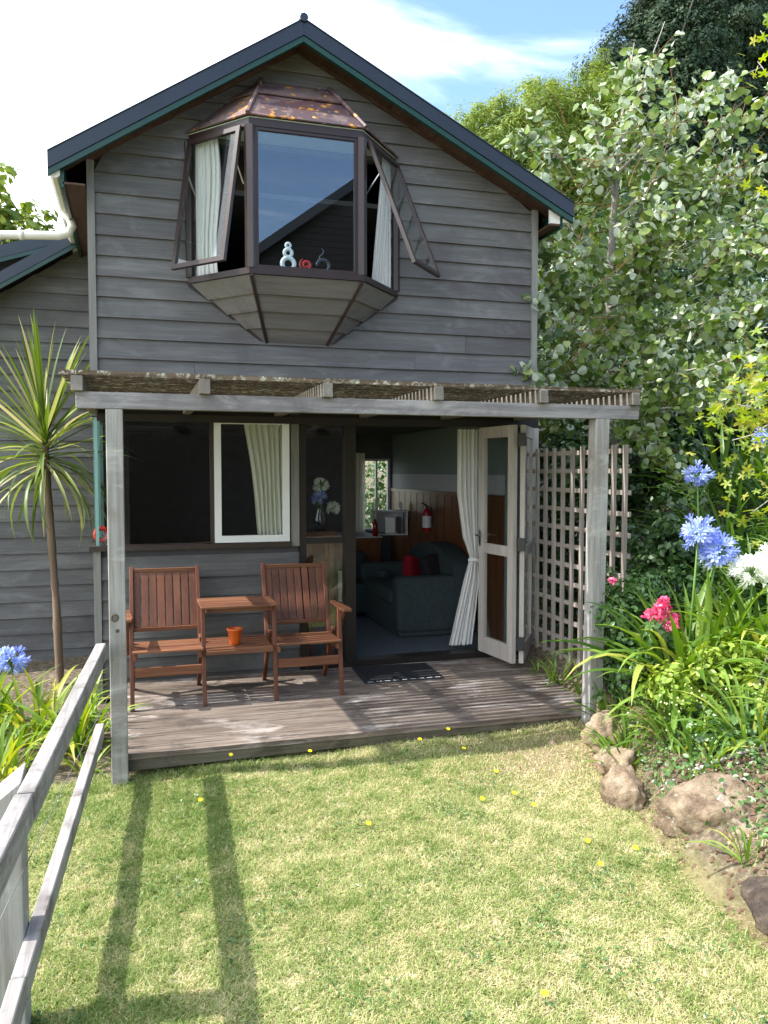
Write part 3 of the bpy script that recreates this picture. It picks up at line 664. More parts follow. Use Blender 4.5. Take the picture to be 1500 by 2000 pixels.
m, t, o = newmat('border_paper'); b = bsdf(t, o, .8, .2); v = coords(t, (1, 1, 1))
vo = N(t, 'ShaderNodeTexVoronoi'); vo.inputs['Scale'].default_value = 30; t.links.new(v, vo.inputs['Vector'])
t.links.new(ramp(t, vo.outputs[0], [(.15, (.30, .30, .36)), (.3, (.52, .53, .58))]), b.inputs['Base Color'])
wb('wall_border', 3.424, 3.429, .30, 3.96, 1.495, 1.69, m, rm, RB)
# back window frame
for a in ((2.951, 2.985, 3.99, 4.05, .9, 1.9), (3.365, 3.399, 3.99, 4.05, .9, 1.9), (3.19, 3.215, 3.99, 4.05, .93, 1.87), (2.985, 3.365, 3.99, 4.05, .9, .93), (2.985, 3.365, 3.99, 4.05, 1.87, 1.9)):
    wb('back_window_frame', *a, GREYM, rm, RB)
wb('back_window_pane', 2.985, 3.365, 4.052, 4.056, .93, 1.87, GLASS, rm, RB)
curtain('curtain', CREAM, 2.86, 3.02, 1.98, .86, 3.93, 'pale curtain at the small window at the back of the dark room', folds=4, amp=.015)
# counter
ct = tag(empty('kitchen_counter', (2.6, 3.3, .03)), 'timber fronted kitchen counter with pale top at the back of the room', 'counter')
MB().box(-.9, .38, -.25, .60, 0, .80).build('cabinet', PANEL, ct); MB().box(-.93, .40, -.28, .62, .801, .85).build('counter_top', CHAIRX, ct); MB().box(-.93, .40, -.27, .62, .851, .862).build('laminate', PAPER, ct)
mw = tag(empty('appliance', (3.15, 3.25, .893), R(-12)), 'white framed countertop appliance beside the fire extinguisher', 'appliance')
s = MB(); s.box(-.19, .25, -.05, .25, 0, .02).box(-.19, .25, -.05, .25, .30, .32).box(-.19, -.16, -.05, .25, .02, .30).box(.22, .25, -.05, .25, .02, .30).box(-.16, .22, .22, .25, .02, .30)
s.build('casing', PAPER, mw, bevel=.006); MB().box(-.05, .09, -.04, .1, .022, .24).build('paper_holder', WHITEG, mw, bevel=.02); MB().box(.11, .16, -.04, .05, .022, .24).build('divider', IRON, mw)
tag(MB().lathe([(0, 0), (.034, 0), (.034, .15), (.014, .19), (.014, .22), (0, .22)], 14).build('bottle', REDM, smooth=True, loc=(2.93, 3.12, .893)), 'dark red bottle left of the white framed appliance', 'bottle')
tag(MB().lathe([(0, 0), (.024, 0), (.024, .10), (0, .10)], 12).build('candle', PAPER, loc=(3.33, 3.3, 1.214)), 'short white candle on the right corner of the framed appliance', 'candle')
tag(MB().lathe([(0, 0), (.018, 0), (.018, .15), (0, .15)], 12).build('candle', PAPER, loc=(3.02, 3.38, 1.214)), 'tall white candle on the left corner of the framed appliance', 'candle')
# fire extinguisher
fx = tag(empty('fire_extinguisher', (3.345, 2.31, 1.0)), 'red fire extinguisher hanging on the varnished panelled wall', 'extinguisher')
MB().lathe([(0, 0), (.048, .0), (.053, .02), (.053, .23), (.04, .265), (.018, .285), (0, .285)], 18).build('cylinder', REDM, fx, smooth=True)
MB().lathe([(.0545, .05), (.0545, .19)], 18).build('label_band', PAPER, fx, smooth=True)
s = MB(); s.box(-.012, .012, -.012, .012, .285, .31).bar((-.0, .01, .315), (-.08, -.03, .345), .018, .01).tube([(.01, 0, .30), (.04, -.04, .29), (.055, -.045, .2), (.056, -.04, .10)], .008, 6)
s.build('valve', IRON, fx)
MB().box(.054, .066, -.02, .02, .05, .28).build('bracket', IRON, fx)
# sofa
so = tag(empty('sofa', (2.95, 1.6, .03)), 'charcoal two seat sofa with rounded back just inside the door', 'sofa')
def rbox(x0, x1, y0, y1, z0, z1, bev, name, mat, par):
    s = MB().box(x0, x1, y0, y1, z0, z1); me = s.mesh(name, mat, True, 0); bm = bmesh.new(); bm.from_mesh(me)
    bmesh.ops.bevel(bm, geom=list(bm.edges), offset=bev, segments=4, affect='EDGES', profile=.5); bm.to_mesh(me); bm.free()
    me.polygons.foreach_set('use_smooth', [True] * len(me.polygons)); return link(name, me, None, par)
rbox(-.44, .40, -.76, -.54, .04, .62, .06, 'arm', SOFAM, so); rbox(-.44, .40, .62, .84, .04, .62, .06, 'arm', SOFAM, so)
rbox(-.42, .38, -.735, .82, .0, .30, .03, 'base', SOFAM, so); rbox(-.45, .2, -.53, .61, .30, .46, .05, 'seat_cushion', SOFAM, so)
hb = MB(); ps = [(.16, -.78, .3)] ; n = 14
arch_ = [(-.78 + 1.64 * i / n, .60 + .30 * math.sin(math.pi * i / n) ** .6) for i in range(n + 1)]
hb.prism([(.18, -.78, .05)] + [(.18, y, z_) for y, z_ in arch_] + [(.18, .86, .05)], (.22, 0, 0)); hb.build('backrest', SOFAM, so)
tag(rbox(0, .38, -.05, .09, 0, .36, .045, 'cushion', REDC, None), 'red cushion leaning on the sofa back', 'cushion'); c_ = bpy.data.objects['cushion']; c_.location = (2.78, 1.35, .50); c_.rotation_euler = (R(-18), R(20), R(30))
c2 = rbox(0, .32, -.05, .09, 0, .30, .045, 'cushion', BLACKC, None); tag(c2, 'black cushion beside the red one on the sofa', 'cushion'); c2.location = (2.98, 1.25, .52); c2.rotation_euler = (R(-18), R(-8), R(20))
ac = tag(empty('armchair', (2.42, 2.35, .03), R(10)), 'dark armchair deeper in the room left of the sofa', 'armchair')
rbox(-.3, .3, -.3, .3, .05, .40, .05, 'seat', SOFAM, ac); rbox(-.3, .3, .2, .36, .3, .72, .06, 'backrest', SOFAM, ac); rbox(-.36, -.24, -.3, .3, .1, .55, .04, 'arm', SOFAM, ac); rbox(.24, .36, -.3, .3, .1, .55, .04, 'arm', SOFAM, ac)
tw_ = curtain('towel', CURT, 0, .11, .35, 0, 0, 'white cloth hanging over the armchair arm', 'cloth', folds=2, amp=.012, nz=8); tw_.location = (2.16, 1.98, .25)

# ---------------------------------------------------------------- deck
dk = tag(empty('timber_deck', (1.5, -.9, 0)), 'low weathered timber deck of ribbed boards under the pergola', 'deck'); DK = Vector((1.5, -.9, 0))
nb = 13; dw = 1.79 / nb
for i in range(nb):
    y0 = -1.82 + i * dw; y1 = y0 + dw - .006; xe = 3.13 if i < 2 else 3.25 if i < 6 else 3.36
    cuts = [-.10, xe]
    if i % 3 == 1: cuts = [-.10, random.uniform(.9, 2.2), xe]
    elif i % 4 == 2: cuts = [-.10, random.uniform(1.4, 2.6), xe]
    for a, b_ in zip(cuts[:-1], cuts[1:]):
        s = MB(); nr = 6; st = (y1 - y0) / nr; prof = []
        for k in range(nr):
            yy = y0 + k * st; prof += [(yy + .002, -.0035), (yy + .006, 0), (yy + st - .004, 0), (yy + st - .0005, -.0035)]
        prof = [(y0, -.03)] + prof + [(y1, -.03)]
        h = random.uniform(-.0015, .0015)
        s.prism([Vector((a + .001, p[0], p[1] + h)) - DK for p in prof], (b_ - a - .002, 0, 0)).build('deck_board', DECKM, dk)
def fas(a, b_, za, zb, mat=FASC):
    q = 0
    MB().hexa([Vector(p) - DK for p in ((a, -1.842, za), (b_, -1.842, zb), (b_, -1.80, zb), (a, -1.80, za))], [Vector(p) - DK for p in ((a, -1.842, -.031), (b_, -1.842, -.031), (b_, -1.80, -.031), (a, -1.80, -.031))]).build('fascia_board', mat, dk)
fas(-.10, 1.30, -.10, -.086); fas(1.302, 3.13, -.086, -.064)
MB().box(-.1 - DK.x, 3.13 - DK.x, -1.848 - DK.y, -1.822 - DK.y, -.030, .002).build('nosing', DECKM, dk)
for x_ in (.2, 1.0, 1.8, 2.6): MB().box(x_ - .05 - DK.x, x_ + .05 - DK.x, .6 - .8, .7 - .8, -.25, -.032).build('pile', POSTM, dk)
s = MB(); [s.box(-.09 - DK.x + 0, 3.1 - DK.x, y_ - DK.y, y_ + .045 - DK.y, -.12, -.0315) for y_ in (-1.79, -.9, -.06)]; s.build('joist', FASC, dk)
# ---------------------------------------------------------------- pergola
pg = tag(empty('pergola', (1.5, -1.86, 0)), 'weathered timber pergola with lichened slats over the deck', 'pergola'); PG = Vector((1.5, -1.86, 0))
def pgb(name, lo, hi, mat, bevel=0):
    MB().hexa([Vector(p) - PG for p in lo], [Vector(p) - PG for p in hi]).build(name, mat, pg, bevel=bevel)
def sq(x0, x1, y0, y1, z_): return [(x0, y0, z_), (x1, y0, z_), (x1, y1, z_), (x0, y1, z_)]
pgb('post', sq(-.172, -.076, -1.915, -1.812, g1(-.1, -1.9) - .1), sq(-.172, -.076, -1.915, -1.812, 2.094), POSTM, .004)
pgb('post', sq(3.028, 3.135, -1.955, -1.85, -.2), sq(3.085, 3.192, -1.915, -1.81, 2.098), POSTM, .004)
MB().torus((-.140 - PG.x, -1.9155 - PG.y, .86), .018, .007, n=14, m=6).lathe([(0, 0), (.010, 0)], 10, (-.140 - PG.x, -1.917 - PG.y, .86)).build('knot', FASC, pg, smooth=True)
MB().torus((-.125 - PG.x, -1.9155 - PG.y, .78), .006, .005, n=10, m=6).build('knot', FASC, pg, smooth=True)
pgb('beam', sq(-.335, 3.425, -1.916, -1.866, 2.096), sq(-.335, 3.43, -1.916, -1.866, 2.192), BEAMM, .003)
pgb('beam', sq(-.335, 3.42, -1.862, -1.812, 2.10), sq(-.335, 3.42, -1.862, -1.812, 2.188), BEAMM, .003)
for x_ in (-.325, .397, 1.152, 1.894, 2.655, 3.375):
    pgb('rafter', sq(x_ - .032, x_ + .032, -1.965, -.05, 2.193), sq(x_ - .032, x_ + .032, -1.955, -.05, 2.281), RAFT, .003)
pgb('ledger', sq(-.3, 3.42, -.085, -.045, 2.13), sq(-.3, 3.42, -.085, -.045, 2.192), BROWND)
for i in range(25):
    y_ = -1.95 + i * .077; j = random.uniform(-.006, .006); k = random.uniform(-.006, .006); h = random.uniform(-.004, .010)
    a = -.40 + random.uniform(-.03, .02); b_ = 3.41 + random.uniform(-.02, .03)
    pgb('slat', [(a, y_ + j, 2.282), (b_, y_ + k, 2.282), (b_, y_ + k + .050, 2.282), (a, y_ + j + .050, 2.282)], [(a, y_ + j, 2.306 + h), (b_, y_ + k, 2.306), (b_, y_ + k + .050, 2.306), (a, y_ + j + .050, 2.306 + h)], SLATM)
# ---------------------------------------------------------------- trellis
tr = tag(empty('trellis', (3.5, -.85, 0)), 'square weathered trellis screen at the right end of the deck', 'trellis')
ny_ = 11
for i in range(ny_):
    y_ = -.09 - i * .155; zb = -.13 if i != 7 else -.2; zt_ = 1.93 + random.uniform(-.006, .01)
    if i in (9, 10): zb = .55
    if i == 8: zb = .0
    jt = random.uniform(-.008, .008)
    MB().hexa(sq(-.011, .011, y_ + .85 + jt - .02, y_ + .85 + jt + .02, zb), sq(-.011, .011, y_ + .85 - jt - .02, y_ + .85 - jt + .02, zt_)).build('lath', LATTM, tr)
for i in range(13):
    z_ = 1.885 - i * .160; ye = -1.68 if i < 8 else (-1.45 if i != 11 else -1.2)
    j = random.uniform(-.006, .006); z_ += random.uniform(-.004, .004)
    MB().hexa([(.0115, ye + .85, z_ - .018 + j), (.03, ye + .85, z_ - .018 + j), (.03, .82, z_ - .018), (.0115, .82, z_ - .018)], [(.0115, ye + .85, z_ + .018 + j), (.03, ye + .85, z_ + .018 + j), (.03, .82, z_ + .018), (.0115, .82, z_ + .018)]).build('cross_lath', LATTH, tr)
# ---------------------------------------------------------------- companion seat
cs = tag(empty('companion_seat', (.72, -.55, 0)), 'oiled timber garden seat of two chairs joined by a small table', 'garden seat'); CS = Vector((.72, -.55, 0))
def cb(name, mat, a, b_, wd, ht, up=(0, 0, 1), bev=.003):
    MB().bar(Vector(a) - CS, Vector(b_) - CS, wd, ht, up).build(name, mat, cs, bevel=bev)
for (x0, x1, side) in ((-.055, .455, -1), (.985, 1.495, 1)):
    yb_top, yf = -.22, -.90
    for k, x_ in enumerate((x0, x1)):
        outer = (side == -1 and k == 0) or (side == 1 and k == 1)
        # back upright leans back; rear leg slopes out
        cb('back_post', CHAIRM, (x_, -.50, .30), (x_, -.235, .965), .030, .042, (0, 1, 0))
        cb('leg', CHAIRM, (x_, -.62, .47), (x_, -.275, .0), .030, .042, (0, 1, 0))
        cb('leg', CHAIRM, (x_, -.80, .66 if outer else .70), (x_, -.905, .0), .030, .044, (0, 1, 0))
        cb('side_rail', CHAIRM, (x_ + (.026 if k == 0 else -.026), -.90, .385), (x_ + (.026 if k == 0 else -.026), -.40, .365), .024, .05)
        if outer:
            ax = x_ + .03 * side
            s = MB(); pl = [(-.035, .0), (-.042, .10), (-.03, .30), (-.022, .50), (.022, .50), (.03, .30), (.042, .10), (.035, .0)]
            s.prism([Vector((ax + p[0], -.97 + p[1], .655 - .10 * (p[1]) * .2)) - CS for p in pl], (0, 0, .024)); s.build('armrest', CHAIRX, cs, bevel=.004)
            cb('arm_brace', CHAIRM, (x_ + .028 * side, -.60, .36), (x_ + .028 * side, -.86, .655), .022, .045, (0, 1, 0))
    xa, xb = x0 + .016, x1 - .016
    for k in range(8):
        xx = xa + .024 + k * (xb - xa - .048) / 7
        cb('back_slat', CHAIRM, (xx, -.405, .515), (xx, -.245, .925), .050 if k != 3 else .054, .013, (0, 1, 0), .002)
    cb('back_rail', CHAIRX, (xa, -.412, .50), (xb, -.412, .50), .022, .032)
    cb('back_rail', CHAIRX, (xa, -.245, .94), (xb, -.245, .94), .022, .032)
    for k in range(6):
        yy = -.90 + k * .075
        cb('seat_slat', CHAIRX, (xa - .01, yy, .425 - .012 * k / 5), (xb + .01, yy, .425 - .012 * k / 5), .058, .018)
    cb('stretcher', CHAIRX, (xa, -.868, .27), (xb, -.868, .27), .020, .07)
for k in range(6): cb('table_slat', CHAIRX, (.435, -.86 + k * .078, .72), (1.005, -.86 + k * .078, .72), .066, .018)
cb('table_apron', CHAIRX, (.47, -.82, .69), (.97, -.82, .69), .02, .03); 
for x_ in (.485, .955): cb('table_bearer', CHAIRM, (x_, -.86, .696), (x_, -.46, .696), .022, .03)
for k in range(6): cb('shelf_slat', CHAIRX, (.475, -.86 + k * .075, .405), (.965, -.86 + k * .075, .405), .06, .016)
cb('shelf_rail', CHAIRX, (.47, -.89, .385), (.97, -.89, .385), .02, .03)
pt = MB().lathe([(0, .002), (.038, 0), (.040, .004), (.055, .105), (.060, .108), (.060, .122), (.053, .122), (.050, .108), (.036, .01), (0, .01)], 28)
tag(pt.build('plant_pot', ORANGE, smooth=True, loc=(.695, -.75, .415)), 'small empty orange plastic pot on the lower shelf of the garden seat', 'pot')
# mat
mt = tag(empty('door_mat', (2.10, -.40, 0)), 'black rubber mat with slotted edge lying before the open door', 'mat')
s = MB(); s.hexa([(-.35, -.262, .003), (.335, -.27, .003), (.36, .27, .003), (-.32, .30, .003)], [(-.345, -.257, .013), (.33, -.265, .013), (.355, .265, .013), (-.315, .295, .013)]); s.build('mat_body', RUBBER, mt)
s = MB()
for i in range(9): s.box(-.325 + i * .073, -.325 + i * .073 + .045, -.255, -.246, .0132, .0142)
s.build('edge_slots', PAPER, mt)
s = MB()
for i in range(26):
    for j in range(18): s.box(-.30 + i * .0245, -.30 + i * .0245 + .014, -.225 + j * .027, -.225 + j * .027 + .017, .0131, .0165)
o_ = s.build('mat_studs', RUBBER, mt); o_['kind'] = 'stuff'
# ---------------------------------------------------------------- fence
fc = tag(empty('timber_fence', (-.3, -4.2, 0)), 'weathered two rail timber fence running from the left pergola post', 'fence'); FC = Vector((-.3, -4.2, 0))
def fb(name, a, b_, wd, ht, mat=RAILM, bev=.004, up=(0, 0, 1)): MB().bar(Vector(a) - FC, Vector(b_) - FC, wd, ht, up).build(name, mat, fc, bevel=bev)
fb('rail', (-.218, -1.93, .665), (-.352, -4.23, .665), .056, .10)
fb('rail', (-.357, -4.245, .665), (-.52, -7.2, .67), .056, .10)
fb('rail', (-.235, -1.83, .165), (-.375, -4.30, .115), .048, .085)
fb('rail', (-.377, -4.305, .115), (-.50, -7.2, .09), .048, .085)
def fpost(x, y):
    z0 = g1(x, y) - .2
    MB().hexa([Vector(p) - FC for p in ((x - .125, y - .09, z0), (x, y - .09, z0), (x, y + .05, z0), (x - .125, y + .05, z0))], [Vector(p) - FC for p in ((x - .125, y - .09, .60), (x, y - .09, .70), (x, y + .05, .72), (x - .125, y + .05, .62))]).build('post', POSTM, fc, bevel=.004)
fpost(-.385, -4.0); fpost(-.505, -6.4)
MB().tube([Vector(p) - FC for p in ((-.17, -1.95, .42), (-.30, -3.2, .405), (-.42, -4.6, .41), (-.5, -6.4, .42))], .0018, 5).build('wire', WIRE, fc)
# VEGETATION-MARK
# ---------------------------------------------------------------- vegetation
def unit(a): return a / np.maximum(np.linalg.norm(a, axis=-1, keepdims=True), 1e-9)
T_DIA = ([(0, 0, 0), (.28, .45, .06), (0, 1, 0), (-.28, .45, .06)], [(0, 1, 2, 3)])
T_NAR = ([(0, 0, 0), (.12, .4, .03), (0, 1, 0), (-.12, .4, .03)], [(0, 1, 2, 3)])
T_OV = ([(0, 0, 0), (.27, .25, .05), (.3, .6, .05), (0, 1, -.03), (-.3, .6, .05), (-.27, .25, .05)], [(0, 1, 2, 3), (0, 3, 4, 5)])
T_POP = ([(0, 0, 0), (.33, .08, .07), (.47, .40, .09), (.30, .75, .03), (0, 1.02, -.06), (-.30, .75, .03), (-.47, .40, .09), (-.33, .08, .07)], [(0, 1, 2, 3, 4), (0, 4, 5, 6, 7)])
T_NEED = ([(0, 0, 0), (.22, .5, 0), (.10, 1, .1), (-.05, .62, 0), (-.26, .85, -.1)], [(0, 1, 2, 3), (0, 3, 4)])
def leafmesh(name, pos, nrm, size, tone, tmpl, mat, droop=.0):
    """many small leaves in one mesh; nrm = leaf facing, leaf axis random about it"""
    tv, tf = tmpl; tv = np.array(tv); n = len(pos)
    nrm = unit(nrm); r_ = rng.normal(size=(n, 3)); r_[:, 2] -= droop
    B = unit(r_ - nrm * (r_ * nrm).sum(1, keepdims=True)); A = np.cross(B, nrm)
    V = pos[:, None] + size[:, None, None] * (tv[None, :, :1] * A[:, None] + tv[None, :, 1:2] * B[:, None] + tv[None, :, 2:3] * nrm[:, None])
    k = len(tv); V = V.reshape(-1, 3)
    fl = np.concatenate([np.array(f) for f in tf]); ln = np.array([len(f) for f in tf])
    loops = (np.arange(n)[:, None] * k + fl[None]).ravel(); totals = np.tile(ln, n)
    starts = np.concatenate([[0], np.cumsum(totals)[:-1]])
    me = bpy.data.meshes.new(name); me.vertices.add(len(V)); me.vertices.foreach_set('co', V.astype('f').ravel())
    me.loops.add(len(loops)); me.loops.foreach_set('vertex_index', loops.astype('i'))
    me.polygons.add(len(totals)); me.polygons.foreach_set('loop_start', starts.astype('i')); 
    try: me.polygons.foreach_set('loop_total', totals.astype('i'))
    except Exception: pass
    me.update(calc_edges=True)
    at = me.attributes.new('tone', 'FLOAT', 'POINT'); at.data.foreach_set('value', np.repeat(tone, k).astype('f'))
    me.materials.append(mat); return me
def blob_points(c, r, n, shell=.45, lump=.35, freq=1.6):
    """points through an uneven ellipsoid, denser near its skin; returns positions and outward normals"""
    d = unit(rng.normal(size=(n, 3))); rad = 1 - shell * rng.random(n) ** 1.3
    s = np.array([noise.noise(Vector(q * freq * 1.7 + np.array(c) * 3.1)) for q in d]) * lump + np.array([noise.noise(Vector(q * freq * 5 + np.array(c))) for q in d]) * lump * .5
    p = d * (rad * (1 + s))[:, None]
    return p * np.array(r) + np.array(c), d
def clumps(c, r, nc, cr, per, flat=.7, lump=.35):
    """leaf clumps spread through a crown: c, r crown ellipsoid, nc clumps of radius cr"""
    cc, cd = blob_points(c, r, nc, .55, lump); P, D, T = [], [], []
    for q, d0 in zip(cc, cd):
        k = max(3, int(per * rng.uniform(.6, 1.3))); d = unit(rng.normal(size=(k, 3))); rr = cr * rng.uniform(.6, 1.3)
        P.append(q + d * rr * (rng.random((k, 1)) ** .45) * np.array([1, 1, flat])); D.append(d + d0 * .5 + np.array([0, 0, .5])); T.append(np.clip(rng.normal(rng.uniform(.2, .7), .16, k), 0, 1))
    return np.concatenate(P), np.concatenate(D), np.concatenate(T)
def limb(mb, a, b_, r0, r1, wob=.08, k=7, n=6):
    a = Vector(a); b_ = Vector(b_); L = (b_ - a).length; pts = []
    sd = Vector(rng.normal(size=3)).normalized()
    for i in range(k + 1):
        f = i / k; pts.append(a.lerp(b_, f) + sd * (math.sin(f * math.pi) * wob * L) + Vector(rng.normal(size=3)) * (.015 * L * (0 < i < k)))
    mb.tube(pts, [r0 + (r1 - r0) * i / k for i in range(k + 1)], n); return pts
def bigtree(name, label, base, crowns, mat, size, tmpl, nc, cr, per, barkm=FOLI_STEM, tr=.22, group=None, cat='tree', flat=.7):
    b0 = Vector(base); rt = tag(empty(name, base), label, cat, group)
    mb = MB(); top = Vector(crowns[0][0]) - b0
    limb(mb, (0, 0, -.5), top, tr, tr * .3, .04, 9, 9)
    P, D, T = [], [], []
    for (c, r) in crowns:
        p, d, tt = clumps(np.array(c) - np.array(base), r, int(nc * r[0] * r[2] / (crowns[0][1][0] * crowns[0][1][2])), cr, per, flat); P.append(p); D.append(d); T.append(tt)
        for q in range(6): limb(mb, top * random.uniform(.35, .9), Vector(p[rng.integers(len(p))]), tr * .3, tr * .06, .06, 5, 5)
    mb.build('trunk', barkm, rt, smooth=True)
    P = np.concatenate(P); D = np.concatenate(D); T = np.concatenate(T)
    o = link('crown', leafmesh('crown', P, D, size * rng.uniform(.6, 1.3, len(P)), T, tmpl, mat), None, rt); o['kind'] = 'stuff'
    return rt
V3 = lambda *a: tuple(a)
bigtree('light_green_tree', 'rounded light green tree behind the right roof slope', (9.6, 12.5, 1.6),
        [((9.3, 12.5, 9.0), (2.0, 1.8, 2.2)), ((10.9, 12.8, 9.6), (1.7, 1.6, 2.2)), ((7.9, 12.2, 8.6), (1.5, 1.3, 1.9)), ((9.4, 11.8, 9.3), (1.5, 1.3, 1.9)), ((11.4, 12.4, 10.2), (1.5, 1.3, 1.9)), ((10.0, 12, 6.4), (3.0, 1.8, 2.6))], L_LIGHT, .14, T_NAR, 560, .30, 90, flat=.9)
bigtree('conifer', 'tall dark conifer, the nearer and left one of two at the top right', (20.3, 22, 2.5),
        [((20.6, 22, 16.8), (2.6, 2.3, 3.6)), ((18.7, 22, 17.0), (1.9, 1.4, 1.9)), ((17.6, 22, 15.6), (1.3, 1.2, 1.2)), ((20.5, 21.6, 20.5), (1.3, 1.2, 1.7)), ((21, 21, 12.5), (3.4, 2.4, 3.2))], L_PINE, .20, T_NEED, 300, .55, 130, tr=.4, group='dark conifers behind the garden')
bigtree('conifer', 'tall dark conifer at the top right corner behind the other one', (25.2, 25, 3),
        [((24.6, 25, 20.5), (3.2, 2.6, 3.8)), ((27.2, 25, 19.5), (2.6, 2.3, 4.5)), ((25.5, 24, 14), (4.2, 2.6, 4.0))], L_PINE, .21, T_NEED, 300, .6, 130, tr=.45, group='dark conifers behind the garden')
bigtree('leafy_tree', 'broad leaved tree peeping above the left wing roof', (-3.2, 9.0, -.2),
        [((-2.9, 9, 5.9), (1.6, 1.2, 1.15)), ((-1.7, 9.2, 5.4), (1.0, 1, .9)), ((-4.8, 9, 5.8), (1.6, 1.3, 1.5))], L_LIGHT, .16, T_OV, 110, .22, 26)
bigtree('background_tree', 'dense dark green tree filling the slope behind the poplar', (9.5, 6.5, 1.4),
        [((9.0, 6.5, 4.2), (2.6, 1.8, 2.6)), ((12.0, 7.5, 4.9), (2.4, 1.8, 2.8)), ((7.0, 5.2, 2.6), (1.7, 1.3, 2.2))], L_DARK, .085, T_OV, 420, .30, 85, group='dark trees behind the poplar')
bigtree('background_tree', 'dark tree behind the trellis and the poplar foot', (6.6, 2.6, .8),
        [((6.2, 2.6, 2.1), (1.5, 1.0, 1.6)), ((8.6, 3.2, 2.7), (1.7, 1.1, 1.8)), ((4.75, 1.9, 1.3), (.75, .8, 1.5))], L_DARK, .075, T_OV, 360, .22, 70, group='dark trees behind the poplar')
TWIG = plain('ruddy_twig', (.24, .13, .06), .7, .2)
BARKP = wood('poplar_bark', (.12, .105, .09), (.22, .20, .175), (.36, .335, .30), 'z', tone=.1)
# poplar: trunk, branches swept to the right, round pale-backed leaves
pop = tag(empty('poplar', (5.05, .95, .5)), 'young poplar with pale trunk and fluttering round silvery leaves right of the cottage', 'tree'); PO = Vector((5.05, .95, .5))
def at(px, py, y):
    """point at depth y on the sight line of a photo pixel: used once to lay branches out"""
    f_ = np.array([math.sin(R(16.76)) * math.cos(R(2.86)), math.cos(R(16.76)) * math.cos(R(2.86)), -math.sin(R(2.86))]); r_ = np.array([math.cos(R(16.76)), -math.sin(R(16.76)), 0]); u_ = np.cross(r_, f_)
    d = f_ + r_ * (px - 750) / 1600 - u_ * (py - 1000) / 1600; t_ = (y + 7) / d[1]; return Vector((d[0] * t_, -7 + d[1] * t_, 1.73 + d[2] * t_))
mb = MB(); trunkp = [(0, 0, -.3), (-.02, 0, 1.5), at(1190, 600, .95) - PO, at(1192, 520, .95) - PO, at(1200, 400, .95) - PO, at(1205, 330, 1.0) - PO, at(1215, 240, 1.1) - PO]
mb.tube(trunkp, [.055, .048, .042, .04, .032, .025, .014], 10).build('trunk', BARKP, pop, smooth=True)
BR = [((1200, 350), (1290, 240), (1420, 150), .95, .5), ((1202, 330), (1120, 320), (1060, 290), .95, .7), ((1208, 300), (1250, 170), (1300, 40), 1.0, .9), ((1196, 430), (1300, 330), (1430, 240), .95, .2),
      ((1190, 450), (1320, 420), (1495, 330), .95, .4), ((1192, 520), (1100, 440), (1060, 400), .9, .4), ((1190, 560), (1260, 500), (1440, 460), .95, .1), ((1190, 600), (1330, 560), (1500, 480), .9, -.1),
      ((1190, 640), (1110, 560), (1065, 500), .9, .5), ((1188, 700), (1290, 650), (1480, 600), .9, -.2), ((1188, 720), (1100, 680), (1050, 620), .9, .3), ((1188, 760), (1120, 740), (1060, 740), .9, .2),
      ((1188, 780), (1300, 730), (1470, 690), .9, -.4), ((1190, 800), (1280, 800), (1400, 780), .9, -.3), ((1188, 700), (1240, 560), (1270, 470), .9, .3), ((1215, 240), (1230, 150), (1240, 80), 1.1, 1.2),
      ((1200, 380), (1160, 260), (1150, 190), .95, 1.1), ((1205, 320), (1330, 200), (1490, 130), 1.0, 1.3), ((1190, 540), (1370, 470), (1500, 400), 1.1, 1.6), ((1190, 660), (1380, 620), (1510, 560), 1.1, 1.5), ((1188, 760), (1370, 730), (1510, 720), 1.1, 1.2), ((1195, 470), (1250, 430), (1330, 400), .95, .9),
      ((1188, 820), (1230, 850), (1300, 880), .9, .1), ((1188, 760), (1130, 790), (1070, 820), .9, .6), ((1190, 620), (1040, 600), (1000, 540), .8, .35), ((1188, 740), (1030, 720), (985, 690), .8, .1), ((1205, 330), (1290, 300), (1400, 340), .95, 1.8)]
lp, ln_ = [], []
for (a, m_, e_, ya, yb) in BR:
    A_, M_, E_ = at(*a, ya) - PO, at(*m_, (ya + yb) / 2) - PO, at(*e_, yb) - PO
    pts = [A_.lerp(M_, f).lerp(M_.lerp(E_, f), f) + Vector(rng.normal(size=3)) * .012 for f in np.linspace(0, 1, 9)]
    MB().tube(pts, [.017 - .014 * i / 8 for i in range(9)], 6).build('branch', PALEBARK, pop, smooth=True)
    tw = MB()
    for q in range(6 if e_[0] < 1045 and e_[1] > 500 else 21 if e_[1] > 200 else 12):
        f = .15 + .85 * q / 16; k = min(7, int(f * 8)); p0 = pts[k].lerp(pts[k + 1], f * 8 - k)
        dr_ = (pts[k + 1] - pts[k]).normalized() + Vector(rng.normal(size=3)) * .75 + Vector((.25, 0, .05)); L = random.uniform(.14, .42)
        p1 = p0 + dr_.normalized() * L * .6; p2 = p1 + (dr_.normalized() + Vector((.2, 0, -.15))).normalized() * L * .5
        tw.tube([p0, p1, p2], [.005, .0035, .002], 4, False)
        for g in range(rng.integers(11, 20)):
            s_ = random.random(); q0 = p0.lerp(p1, s_ * 2) if s_ < .5 else p1.lerp(p2, s_ * 2 - 1)
            lp.append(q0 + Vector(rng.normal(size=3)) * .045); ln_.append(Vector(rng.normal(size=3)) + Vector((-.5, -.5, .7)))
    tw.build('twigs', TWIG, pop)
